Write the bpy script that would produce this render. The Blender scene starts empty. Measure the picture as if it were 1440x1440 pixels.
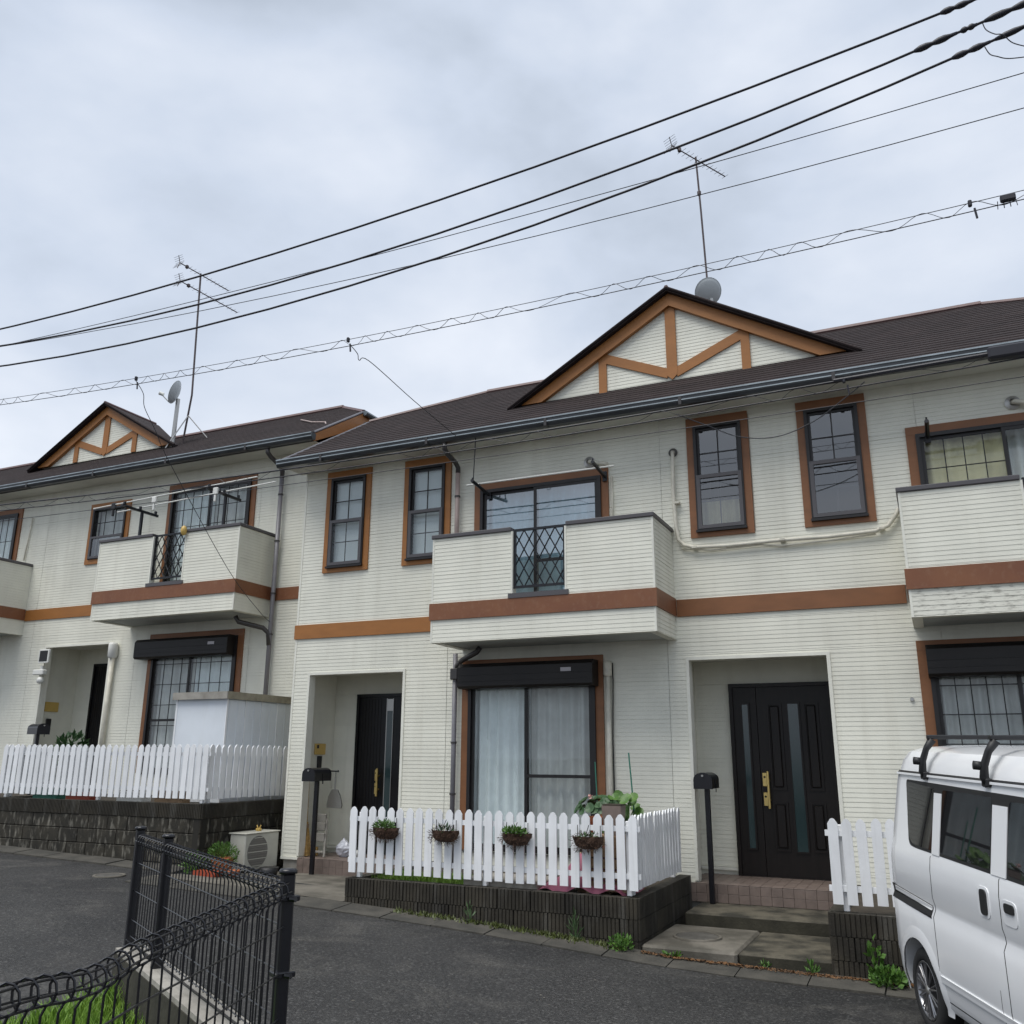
import bpy, bmesh, math, random
from mathutils import Vector, Matrix
R = random.Random(7)
scn = bpy.context.scene
COL = scn.collection
rad = math.radians

# ------------------------------------------------------------------ camera, world, sun, exposure
CAM = Vector((8.606, -10.882, 1.367))
PITCH, YAW, ROLL = rad(15.31), rad(24.86), rad(0.32)
fwd = Vector((-math.sin(YAW)*math.cos(PITCH), math.cos(YAW)*math.cos(PITCH), math.sin(PITCH)))
rgt = Vector((math.cos(YAW), math.sin(YAW), 0)); upv = rgt.cross(fwd)
r2 = rgt*math.cos(ROLL)+upv*math.sin(ROLL); u2 = -rgt*math.sin(ROLL)+upv*math.cos(ROLL)
cd = bpy.data.cameras.new('camera'); co = bpy.data.objects.new('camera', cd); COL.objects.link(co)
co.matrix_world = Matrix(((r2.x, u2.x, -fwd.x, CAM.x), (r2.y, u2.y, -fwd.y, CAM.y), (r2.z, u2.z, -fwd.z, CAM.z), (0, 0, 0, 1)))
cd.sensor_width = 36; cd.lens = 36*1259.9/1440; cd.clip_start = 0.05; cd.clip_end = 2000
scn.camera = co

SUN_EL, SUN_AZ = rad(66), rad(205)       # azimuth clockwise from +y: behind the camera
w = bpy.data.worlds.new('World'); scn.world = w; w.use_nodes = True
nt = w.node_tree; nt.nodes.clear()
def wn(t, **k):
    n = nt.nodes.new(t)
    for a, b in k.items(): setattr(n, a, b)
    return n
out = wn('ShaderNodeOutputWorld'); mix = wn('ShaderNodeMixShader')
sky = wn('ShaderNodeTexSky'); sky.sky_type = 'NISHITA'; sky.sun_disc = False
sky.sun_elevation = SUN_EL; sky.sun_rotation = SUN_AZ; sky.air_density = 1.2; sky.dust_density = 2.0
bg1 = wn('ShaderNodeBackground'); bg1.inputs['Strength'].default_value = 0.10
nt.links.new(sky.outputs[0], bg1.inputs['Color'])
tc = wn('ShaderNodeTexCoord'); mp = wn('ShaderNodeMapping'); mp.inputs['Scale'].default_value = (1.0, 1.0, 1.9)
mp.inputs['Location'].default_value = (3.1, 1.7, 0.4)
nt.links.new(tc.outputs['Generated'], mp.inputs['Vector'])
n1 = wn('ShaderNodeTexNoise'); n1.inputs['Scale'].default_value = 1.7; n1.inputs['Detail'].default_value = 5; n1.inputs['Roughness'].default_value = .5
n1.inputs['Distortion'].default_value = .35
n2 = wn('ShaderNodeTexNoise'); n2.inputs['Scale'].default_value = 3.6; n2.inputs['Detail'].default_value = 6; n2.inputs['Roughness'].default_value = .55
nt.links.new(mp.outputs[0], n1.inputs['Vector']); nt.links.new(mp.outputs[0], n2.inputs['Vector'])
mm = wn('ShaderNodeMath', operation='MULTIPLY_ADD'); mm.inputs[1].default_value = .35
nt.links.new(n2.outputs['Fac'], mm.inputs[0]); nt.links.new(n1.outputs['Fac'], mm.inputs[2])
cr = wn('ShaderNodeValToRGB'); e = cr.color_ramp.elements
e[0].position = .52; e[0].color = (.32, .36, .42, 1); e[1].position = .84; e[1].color = (.56, .59, .645, 1)
m_ = cr.color_ramp.elements.new(.66); m_.color = (.422, .468, .545, 1)
nt.links.new(mm.outputs[0], cr.inputs['Fac'])
bg2 = wn('ShaderNodeBackground'); bg2.inputs['Strength'].default_value = .84
nt.links.new(cr.outputs[0], bg2.inputs['Color'])
mix.inputs['Fac'].default_value = .93
nt.links.new(bg1.outputs[0], mix.inputs[1]); nt.links.new(bg2.outputs[0], mix.inputs[2]); nt.links.new(mix.outputs[0], out.inputs['Surface'])

sl = bpy.data.lights.new('sun', 'SUN'); sl.energy = 1.5; sl.angle = rad(38); sl.color = (1.0, .975, .93)
so = bpy.data.objects.new('sun', sl); COL.objects.link(so)
sd = Vector((math.sin(SUN_AZ)*math.cos(SUN_EL), math.cos(SUN_AZ)*math.cos(SUN_EL), math.sin(SUN_EL)))
so.rotation_euler = sd.to_track_quat('Z', 'Y').to_euler(); so.location = (0, -10, 20)
scn.view_settings.view_transform = 'Standard'; scn.view_settings.look = 'None'
scn.view_settings.exposure = 0.90; scn.view_settings.gamma = 1; scn.view_settings.use_curve_mapping = False

# ------------------------------------------------------------------ materials
MAT = {}
def mat(name, col, *a, vary=0, **k):
    m = mat0(name, col, *a, **k)
    if vary:      # each board, block or picket a little lighter or darker than its neighbour
        t = m.node_tree; b = t.nodes['Principled BSDF']; N = t.nodes.new; L = t.links.new
        oi = N('ShaderNodeObjectInfo'); mr = N('ShaderNodeMapRange'); mr.inputs['To Min'].default_value = 1-vary; mr.inputs['To Max'].default_value = 1+vary; L(oi.outputs['Random'], mr.inputs['Value'])
        hs = N('ShaderNodeHueSaturation'); L(mr.outputs[0], hs.inputs['Value'])
        ln = [l for l in t.links if l.to_socket == b.inputs['Base Color']]
        if ln: L(ln[0].from_socket, hs.inputs['Color'])
        else: hs.inputs['Color'].default_value = (*col, 1)
        L(hs.outputs[0], b.inputs['Base Color'])
    return m
def mat0(name, col, rough=.7, metal=0, spec=.5, noise=0.0, nscale=6, bump=0, bscale=40, col2=None, stretch=(1, 1, 1), thr=(.35, .65), coat=0, streak=None, det=6):
    """Principled with optional noise mix to col2 / value noise, fine bump and vertical streaks (dirt)."""
    m = bpy.data.materials.new(name); m.use_nodes = True; t = m.node_tree; b = t.nodes['Principled BSDF']
    b.inputs['Base Color'].default_value = (*col, 1); b.inputs['Roughness'].default_value = rough
    b.inputs['Metallic'].default_value = metal; b.inputs['Specular IOR Level'].default_value = spec
    b.inputs['Coat Weight'].default_value = coat; b.inputs['Coat Roughness'].default_value = .08
    N = t.nodes.new; L = t.links.new
    g = N('ShaderNodeNewGeometry'); mpn = N('ShaderNodeMapping'); mpn.inputs['Scale'].default_value = stretch
    L(g.outputs['Position'], mpn.inputs['Vector'])
    cur = None
    if noise or col2:
        n = N('ShaderNodeTexNoise'); n.inputs['Scale'].default_value = nscale; n.inputs['Detail'].default_value = det; n.inputs['Roughness'].default_value = .6
        L(mpn.outputs[0], n.inputs['Vector'])
        mr = N('ShaderNodeMapRange'); mr.inputs['From Min'].default_value = thr[0]; mr.inputs['From Max'].default_value = thr[1]
        L(n.outputs['Fac'], mr.inputs['Value'])
        mx = N('ShaderNodeMix'); mx.data_type = 'RGBA'
        c2 = col2 if col2 else tuple(c*(1-noise) for c in col)
        mx.inputs['A'].default_value = (*c2, 1); mx.inputs['B'].default_value = (*(col if col2 else tuple(min(1, c*(1+noise*.5)) for c in col)), 1)
        L(mr.outputs[0], mx.inputs['Factor']); cur = mx.outputs['Result']
    if streak:
        sc, amt, scol = streak
        n = N('ShaderNodeTexNoise'); n.inputs['Scale'].default_value = 1; n.inputs['Detail'].default_value = 4
        mp2 = N('ShaderNodeMapping'); mp2.inputs['Scale'].default_value = sc; L(g.outputs['Position'], mp2.inputs['Vector']); L(mp2.outputs[0], n.inputs['Vector'])
        mr = N('ShaderNodeMapRange'); mr.inputs['From Min'].default_value = .52; mr.inputs['From Max'].default_value = .75; mr.inputs['To Max'].default_value = amt
        L(n.outputs['Fac'], mr.inputs['Value'])
        mx = N('ShaderNodeMix'); mx.data_type = 'RGBA'; mx.inputs['B'].default_value = (*scol, 1)
        if cur: L(cur, mx.inputs['A'])
        else: mx.inputs['A'].default_value = (*col, 1)
        L(mr.outputs[0], mx.inputs['Factor']); cur = mx.outputs['Result']
    if cur: L(cur, b.inputs['Base Color'])
    if bump:
        n = N('ShaderNodeTexNoise'); n.inputs['Scale'].default_value = bscale; n.inputs['Detail'].default_value = 5
        L(g.outputs['Position'], n.inputs['Vector'])
        bp = N('ShaderNodeBump'); bp.inputs['Strength'].default_value = bump; bp.inputs['Distance'].default_value = .01
        L(n.outputs['Fac'], bp.inputs['Height']); L(bp.outputs[0], b.inputs['Normal'])
    MAT[name] = m
    return m
def glassmat(name, tint=(1, 1, 1), rough=0.0, ior=1.5, refl=(1, 1, 1)):
    m = bpy.data.materials.new(name); m.use_nodes = True; t = m.node_tree; t.nodes.clear(); N = t.nodes.new; L = t.links.new
    o = N('ShaderNodeOutputMaterial'); mx = N('ShaderNodeMixShader'); tr = N('ShaderNodeBsdfTransparent'); gl = N('ShaderNodeBsdfGlossy'); fr = N('ShaderNodeFresnel')
    tr.inputs['Color'].default_value = (*tint, 1); gl.inputs['Roughness'].default_value = rough; gl.inputs['Color'].default_value = (*refl, 1); fr.inputs['IOR'].default_value = ior
    n = N('ShaderNodeTexNoise'); n.inputs['Scale'].default_value = 1.2; g = N('ShaderNodeNewGeometry'); L(g.outputs['Position'], n.inputs['Vector'])
    bp = N('ShaderNodeBump'); bp.inputs['Strength'].default_value = .05; bp.inputs['Distance'].default_value = .02; L(n.outputs['Fac'], bp.inputs['Height']); L(bp.outputs[0], gl.inputs['Normal'])
    inv = N('ShaderNodeMath'); inv.operation = 'SUBTRACT'; inv.inputs[0].default_value = 1; L(g.outputs['Backfacing'], inv.inputs[1])
    mu = N('ShaderNodeMath'); mu.operation = 'MULTIPLY'; L(fr.outputs[0], mu.inputs[0]); L(inv.outputs[0], mu.inputs[1]); L(mu.outputs[0], mx.inputs['Fac']); L(tr.outputs[0], mx.inputs[1]); L(gl.outputs[0], mx.inputs[2]); L(mx.outputs[0], o.inputs['Surface'])
    MAT[name] = m
def leafmat(name, c, c2):
    m = mat(name, c, .5, noise=.0, col2=c2, nscale=14, thr=(.3, .7)); b = m.node_tree.nodes['Principled BSDF']
    b.inputs['Subsurface Weight'].default_value = 0
mat('siding', (.775, .765, .665), .62, noise=.10, nscale=1.1, streak=((6, 6, .35), .34, (.56, .54, .45)), bump=.12, bscale=90, vary=.022)
mat('siding_stained', (.72, .71, .62), .65, col2=(.36, .35, .30), nscale=9, stretch=(1, 1, 4), thr=(.34, .50))
mat('corner_trim', (.78, .77, .68), .55, noise=.08, nscale=3)
mat('corner_grey', (.33, .32, .30), .6, noise=.2, nscale=3)
mat('trim_ochre', (.35, .142, .035), .5, noise=.10, nscale=2.5, stretch=(1, 1, 3))
mat('trim_brown', (.235, .098, .038), .5, noise=.12, nscale=2.5, stretch=(1, 1, 3))
mat('band_worn', (.225, .09, .038), .55, col2=(.175, .064, .030), nscale=2.0, thr=(.3, .7), streak=((26, 26, 20), .25, (.30, .19, .12)))
mat('frame_dark', (.013, .011, .011), .42, noise=.2)
mat('frame_grey', (.085, .08, .085), .45)
mat('shutter_dark', (.013, .0105, .0095), .45, spec=.4, noise=.3, nscale=2)
mat('roof', (.036, .0265, .026), .88, spec=.2, col2=(.021, .016, .016), nscale=3.0, stretch=(1, 1, 1), thr=(.3, .7), bump=.3, bscale=60, streak=((1.1, 6, 6), .3, (.070, .056, .053)))
mat('ridge_metal', (.115, .062, .058), .5, noise=.2)
mat('gutter_metal', (.17, .19, .20), .22, metal=.5, noise=.25, nscale=3)
mat('gutter_body', (.075, .08, .085), .28, metal=.3, noise=.25, nscale=3)
mat('gutter_rim', (.36, .40, .42), .3, metal=.4, noise=.2, nscale=4)
mat('gutter_dark', (.05, .046, .046), .35)
mat('soffit', (.66, .65, .58), .7, noise=.12, nscale=1.5)
mat('balcony_floor', (.40, .42, .40), .7, noise=.15, nscale=1.5)
mat('pipe_grey', (.19, .185, .20), .4, noise=.1)
mat('pipe_pink', (.42, .33, .30), .5, noise=.1)
mat('pipe_beige', (.66, .63, .53), .5, noise=.15, nscale=8)
mat('white_paint', (.82, .83, .84), .5, noise=.07, nscale=3, streak=((22, 22, 1.6), .32, (.55, .56, .54)), vary=.06)
mat('asphalt', (.039, .038, .0365), .62, spec=.4, noise=.0, col2=(.015, .0148, .015), nscale=.42, thr=(.38, .68), bump=1.0, bscale=140, streak=((34, 34, 34), .42, (.16, .157, .15)), det=12)
def wear(m):
    t = m.node_tree; b = t.nodes['Principled BSDF']; N = t.nodes.new; L = t.links.new
    g = N('ShaderNodeNewGeometry'); ln = [l for l in t.links if l.to_socket == b.inputs['Base Color']][0].from_socket
    n = N('ShaderNodeTexNoise'); n.inputs['Scale'].default_value = 1.1; n.inputs['Detail'].default_value = 9; n.inputs['Roughness'].default_value = .72; n.inputs['Distortion'].default_value = .6; L(g.outputs['Position'], n.inputs['Vector'])
    mr = N('ShaderNodeMapRange'); mr.inputs['From Min'].default_value = .53; mr.inputs['From Max'].default_value = .72; mr.inputs['To Max'].default_value = .55; L(n.outputs['Fac'], mr.inputs['Value'])
    mx = N('ShaderNodeMix'); mx.data_type = 'RGBA'; mx.inputs['B'].default_value = (.105, .099, .088, 1); L(ln, mx.inputs['A']); L(mr.outputs[0], mx.inputs['Factor'])
    v = N('ShaderNodeTexVoronoi'); v.feature = 'DISTANCE_TO_EDGE'; v.inputs['Scale'].default_value = .45; nn = N('ShaderNodeTexNoise'); nn.inputs['Scale'].default_value = 2.5; L(g.outputs['Position'], nn.inputs['Vector'])
    ad = N('ShaderNodeVectorMath'); ad.operation = 'MULTIPLY_ADD'; ad.inputs[1].default_value = (.5, .5, .5); L(nn.outputs['Color'], ad.inputs[0]); L(g.outputs['Position'], ad.inputs[2]); L(ad.outputs[0], v.inputs['Vector'])
    m2 = N('ShaderNodeMapRange'); m2.inputs['From Min'].default_value = .0; m2.inputs['From Max'].default_value = .006; m2.inputs['To Min'].default_value = .7; m2.inputs['To Max'].default_value = 0; L(v.outputs['Distance'], m2.inputs['Value'])
    m3 = N('ShaderNodeMix'); m3.data_type = 'RGBA'; m3.inputs['B'].default_value = (.012, .012, .012, 1); L(mx.outputs['Result'], m3.inputs['A']); L(m2.outputs[0], m3.inputs['Factor']); 
    sp = N('ShaderNodeTexNoise'); sp.inputs['Scale'].default_value = 62; sp.inputs['Detail'].default_value = 3; sp.inputs['Roughness'].default_value = .75; L(g.outputs['Position'], sp.inputs['Vector'])
    m4 = N('ShaderNodeMapRange'); m4.inputs['From Min'].default_value = .36; m4.inputs['From Max'].default_value = .66; m4.inputs['To Min'].default_value = .35; m4.inputs['To Max'].default_value = 1.9; L(sp.outputs['Fac'], m4.inputs['Value'])
    vm = N('ShaderNodeVectorMath'); vm.operation = 'SCALE'; L(m3.outputs['Result'], vm.inputs[0]); L(m4.outputs[0], vm.inputs['Scale']); L(vm.outputs[0], b.inputs['Base Color'])
wear(MAT['asphalt'])
mat('concrete_mossy', (.105, .093, .067), .85, col2=(.024, .022, .015), nscale=3.2, thr=(.38, .60), bump=.4, bscale=60)
mat('concrete_dark', (.075, .069, .057), .85, col2=(.04, .038, .032), nscale=4, thr=(.36, .64), bump=.4, bscale=60)
mat('concrete', (.17, .155, .128), .8, col2=(.07, .064, .05), nscale=2.2, thr=(.38, .62), bump=.35, bscale=50)
mat('concrete_light', (.36, .34, .30), .8, col2=(.23, .215, .185), nscale=5, thr=(.35, .65), bump=.3, bscale=50)
mat('concrete_moss', (.024, .022, .014), .9, col2=(.046, .042, .028), nscale=5, bump=.4)
mat('block_dark', (.040, .034, .023), .85, vary=.22, col2=(.017, .0145, .010), nscale=3, thr=(.35, .65), bump=.5, bscale=60, streak=((9, 9, 1.6), .45, (.14, .135, .12)))
mat('block_stained', (.036, .031, .021), .85, vary=.2, col2=(.013, .0115, .0075), nscale=5, thr=(.35, .65), bump=.5, bscale=60, streak=((16, 16, 6), .75, (.25, .235, .195)))
mat('mortar', (.018, .016, .012), .9)
mat('tile', (.185, .142, .12), .5, noise=.18, nscale=9, vary=.07)
mat('tile_joint', (.16, .13, .115), .8)
mat('door_dark', (.011, .0078, .0065), .42, spec=.35, noise=.25, nscale=4, stretch=(6, 6, .6))
mat('door_black', (.007, .0065, .0075), .35, spec=.35, noise=.2)
mat('door_glass', (.03, .055, .058), .12, spec=.8)
mat('gold', (.78, .58, .22), .28, metal=.85)
mat('steel', (.45, .44, .42), .35, metal=.8)
mat('black_metal', (.008, .008, .0105), .3, spec=.5)
mat('black_plastic', (.012, .012, .013), .5)
mat('curtain', (.84, .88, .88), .9, noise=.08, nscale=5)
mat('curtain_grey', (.62, .62, .60), .9, noise=.1, nscale=5)
mat('curtain_beige', (.74, .67, .42), .9, noise=.15, nscale=3)
mat('blind', (.82, .86, .87), .7)
mat('interior', (.12, .11, .10), .9)
mat('screen', (.15, .15, .16), .8)
mat('white_plastic', (.72, .72, .68), .45)
mat('ac_casing', (.55, .54, .47), .5, noise=.08, nscale=6)
mat('ac_grille', (.22, .21, .19), .6)
mat('coir', (.085, .045, .026), .95, col2=(.04, .022, .014), nscale=30, bump=1.0, bscale=120)
mat('terracotta', (.40, .12, .045), .7, noise=.15)
mat('orange_plastic', (.34, .06, .025), .5)
mat('green_plastic', (.03, .16, .11), .5)
mat('yellow_plate', (.62, .42, .12), .45, noise=.1)
mat('pink_sheet', (.42, .13, .20), .6, noise=.25, nscale=4)
mat('wood', (.33, .22, .13), .7, noise=.25, nscale=6, stretch=(1, 6, 6))
mat('bamboo', (.50, .33, .13), .7, noise=.3, nscale=20)
mat('straw', (.45, .28, .09), .8, noise=.3, nscale=25)
mat('shed_white', (.70, .74, .78), .5, noise=.08, nscale=1.5, streak=((4, 4, .6), .25, (.5, .5, .46)))
mat('shed_edge', (.30, .27, .20), .6, noise=.3)
mat('van_paint', (.83, .84, .85), .22, coat=.6, noise=.03, nscale=1)
mat('van_glass', (.012, .012, .013), .02, spec=.9)
mat('rubber', (.018, .018, .018), .8, noise=.2, nscale=20)
mat('alloy', (.33, .33, .34), .3, metal=.9)
mat('cable', (.014, .014, .022), .5)
mat('cable_thin', (.03, .03, .035), .5)
mat('dish', (.58, .62, .63), .45, noise=.05)
mat('mast', (.085, .06, .06), .5, noise=.3, nscale=8)
mat('soil', (.05, .04, .028), .95, noise=.3, nscale=8, bump=.5, bscale=30)
mat('rust_litter', (.23, .115, .045), .95, col2=(.08, .05, .03), nscale=14, bump=.8, bscale=60)
mat('iron', (.09, .085, .075), .6, noise=.3, nscale=12, bump=.4, bscale=80)
mat('plastic_bag', (.62, .63, .68), .25, noise=.12, nscale=14)
mat('sticker', (.45, .43, .45), .5)
mat('pink_flower', (.75, .45, .40), .6)
leafmat('leaf_dark', (.035, .095, .025), (.018, .05, .015))
leafmat('leaf_light', (.10, .20, .03), (.04, .11, .018))
leafmat('leaf_grass', (.22, .36, .04), (.10, .21, .025))
leafmat('leaf_grey', (.10, .16, .07), (.05, .10, .035))
leafmat('moss', (.10, .12, .025), (.05, .065, .018))
glassmat('glass', (.95, .97, .97), ior=1.6)
glassmat('glass_sky', (.72, .80, .84), ior=3.6)
glassmat('glass_dark', (.75, .77, .78), ior=2.3)

# ------------------------------------------------------------------ mesh helpers
class MB:
    def __init__(s): s.v = []; s.f = []
    def add(s, vs, fs):
        o = len(s.v); s.v += [tuple(v) for v in vs]; s.f += [tuple(i+o for i in f) for f in fs]; return s
    def quad(s, a, b, c, d): return s.add([a, b, c, d], [(0, 1, 2, 3)])
    def box(s, x0, x1, y0, y1, z0, z1):
        return s.add([(x0, y0, z0), (x1, y0, z0), (x1, y1, z0), (x0, y1, z0), (x0, y0, z1), (x1, y0, z1), (x1, y1, z1), (x0, y1, z1)],
                     [(0, 3, 2, 1), (4, 5, 6, 7), (0, 1, 5, 4), (1, 2, 6, 5), (2, 3, 7, 6), (3, 0, 4, 7)])
    def bbox(s, x0, x1, y0, y1, z0, z1, b=.006):
        """box with chamfered vertical and horizontal edges"""
        bm = bmesh.new(); bmesh.ops.create_cube(bm, size=1)
        for v in bm.verts: v.co = Vector(((x0+x1)/2+v.co.x*(x1-x0), (y0+y1)/2+v.co.y*(y1-y0), (z0+z1)/2+v.co.z*(z1-z0)))
        bmesh.ops.bevel(bm, geom=bm.edges[:], offset=b, segments=1, affect='EDGES', profile=.5)
        bm.verts.ensure_lookup_table(); bm.verts.index_update()
        s.add([v.co[:] for v in bm.verts], [[v.index for v in f.verts] for f in bm.faces]); bm.free(); return s
    def prism(s, poly, a, b, axis='y'):
        """poly of 2D points extruded from a to b along axis (poly in the other two axes, order xz / yz / xy)"""
        n = len(poly)
        def P(p, t):
            return (p[0], t, p[1]) if axis == 'y' else (t, p[0], p[1]) if axis == 'x' else (p[0], p[1], t)
        vs = [P(p, a) for p in poly]+[P(p, b) for p in poly]
        fs = [tuple(range(n)), tuple(range(2*n-1, n-1, -1))]+[(i, i+n, (i+1) % n+n, (i+1) % n) for i in range(n)]
        return s.add(vs, fs)
    def tube(s, pts, r, n=8, cap=True, closed=False):
        pts = [Vector(p) for p in pts]; m = len(pts); rs = r if isinstance(r, (list, tuple)) else [r]*m
        base = len(s.v); prev = None
        for i, p in enumerate(pts):
            if closed: d = pts[(i+1) % m]-pts[i-1]
            else: d = (pts[min(i+1, m-1)]-pts[max(i-1, 0)])
            d.normalize()
            if prev is None:
                a = d.cross(Vector((0, 0, 1)))
                if a.length < .05: a = d.cross(Vector((1, 0, 0)))
            else: a = prev-d*prev.dot(d)
            a.normalize(); prev = a; b = d.cross(a)
            for k in range(n):
                t = 2*math.pi*k/n; s.v.append(tuple(p+(a*math.cos(t)+b*math.sin(t))*rs[i]))
        for i in range(m if closed else m-1):
            j = (i+1) % m
            for k in range(n): s.f.append((base+i*n+k, base+i*n+(k+1) % n, base+j*n+(k+1) % n, base+j*n+k))
        if cap and not closed:
            s.f.append(tuple(base+k for k in range(n-1, -1, -1))); s.f.append(tuple(base+(m-1)*n+k for k in range(n)))
        return s
    def lathe(s, prof, n=20, M=None):
        """prof list of (r,z) around z; M optional matrix"""
        base = len(s.v); M = M or Matrix()
        for r, z in prof:
            for k in range(n):
                t = 2*math.pi*k/n; s.v.append(tuple(M @ Vector((r*math.cos(t), r*math.sin(t), z))))
        for i in range(len(prof)-1):
            for k in range(n): s.f.append((base+i*n+k, base+i*n+(k+1) % n, base+(i+1)*n+(k+1) % n, base+(i+1)*n+k))
        return s
    def mesh(s, name, m, smooth=False):
        me = bpy.data.meshes.new(name); me.from_pydata(s.v, [], s.f); me.materials.append(MAT[m])
        if smooth: me.polygons.foreach_set('use_smooth', [True]*len(me.polygons))
        me.update(); return me
    def build(s, name, m, parent=None, smooth=False, **k):
        return link(name, s.mesh(name, m, smooth), parent, **k)
def link(name, me, parent=None, loc=None, rot=None, local=False, kind=None, label=None, cat=None, group=None):
    o = bpy.data.objects.new(name, me); COL.objects.link(o)
    if loc is not None: o.location = loc
    if rot is not None: o.rotation_euler = rot
    if parent is not None:
        o.parent = parent
        if not local: o.matrix_parent_inverse = Matrix.Translation(-WLOC.get(parent.name, Vector()))
    WLOC[o.name] = (Vector(loc) if loc is not None else Vector())
    if parent is not None and local: WLOC[o.name] = Vector()
    tag(o, label, cat, group, kind); return o
WLOC = {}
def tag(o, label=None, cat=None, group=None, kind=None):
    if label: o['label'] = label
    if cat: o['category'] = cat
    if group: o['group'] = group
    if kind: o['kind'] = kind
    return o
def thing(name, label, cat, loc=(0, 0, 0), group=None, rotz=0):
    o = bpy.data.objects.new(name, None); COL.objects.link(o); o.location = loc; o.rotation_euler = (0, 0, rotz); o.empty_display_size = .1
    WLOC[o.name] = Vector(loc); return tag(o, label, cat, group)
def B(*a): return MB().box(*a)
def BB(*a): return MB().bbox(*a)

# ------------------------------------------------------------------ ground
ZP = [(-60, 1.2), (-14, .22), (-4.2, .03), (-.5, -.085), (2.5, -.20), (4, -.265), (5.4, -.36), (6.2, -.435), (7.5, -.455), (9, -.475), (14, -.60), (60, -1.6)]
def lerpz(x):
    for (a, za), (b, zb) in zip(ZP, ZP[1:]):
        if a <= x <= b: return za+(zb-za)*(x-a)/(b-a)
    return ZP[0][1] if x < 0 else ZP[-1][1]
def zr(x, y=-2.04):
    z = (lerpz(x-.8)+2*lerpz(x)+lerpz(x+.8))/4
    k = min(max(-2.44-y, 0), 1.6)      # the crown of the road stands above its drain
    return z+.05*k*(1-.25*k/1.6)-(.006*max(-4-y, 0) if y < -4 else 0)+(.012*(y+2.04) if y > -2.04 else 0)
def sheet(name, xs, ys, zf, m, kind='structure', **k):
    b = MB(); n = len(ys)
    b.v = [(x, y, zf(x, y)) for x in xs for y in ys]
    b.f = [(i*n+j, (i+1)*n+j, (i+1)*n+j+1, i*n+j+1) for i in range(len(xs)-1) for j in range(n-1)]
    return b.build(name, m, kind=kind, smooth=True, **k)
def rng(a, b, n): return [a+(b-a)*i/(n-1) for i in range(n)]
sheet('ground', rng(-300, 300, 61), rng(-300, 300, 61), lambda x, y: lerpz(x)-.35 if abs(x) < 60 else (lerpz(60 if x > 0 else -60)-.35), 'soil')
sheet('road', rng(-60, 60, 161), rng(-40, -1.2, 60), zr, 'asphalt')
# concrete drain strips along the walls, laid as slabs
def strip(x0, x1, y0, y1, n, name):
    root = MB()
    pr_ = None
    for i in range(n):
        a = x0+(x1-x0)*i/n+.006; b_ = x0+(x1-x0)*(i+1)/n-.006; b = MB()
        dz = R.uniform(-.004, .006)
        zs = [(zr(x, y)+.018+dz+(.02 if y > (y0+y1)/2 else 0)) for x, y in ((a, y0), (b_, y0), (b_, y1), (a, y1))]
        vs = [(a, y0, zs[0]), (b_, y0, zs[1]), (b_, y1, zs[2]), (a, y1, zs[3])]
        b.add(vs+[(x, y, z-.1) for x, y, z in vs], [(0, 1, 2, 3), (0, 4, 5, 1), (1, 5, 6, 2), (2, 6, 7, 3), (3, 7, 4, 0)])
        if pr_ is None: pr_ = b.build(name, 'concrete_dark', kind='structure')
        else: b.build('kerb_slab', 'concrete_dark', pr_)
strip(-.35, 8.6, -2.44, -2.06, 15, 'drain_kerb')
strip(-5.2, -.4, -1.62, -1.28, 8, 'drain_kerb')
# pale worn patches are in the asphalt; landing pads
b = MB()
for i in range(6):
    for j in range(6):
        x0, x1 = -.34+2.84*i/6, -.34+2.84*(i+1)/6; y0, y1 = -2.055+2.03*j/6, -2.055+2.03*(j+1)/6
        def zl(x, y): return zr(x, -2.06)+.04+(y+2.06)/2.04*(-.195-zr(x, -2.06)-.04)
        b.quad((x0, y0, zl(x0, y0)), (x1, y0, zl(x1, y0)), (x1, y1, zl(x1, y1)), (x0, y1, zl(x0, y1)))
b.build('landing', 'concrete', kind='structure')

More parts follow.
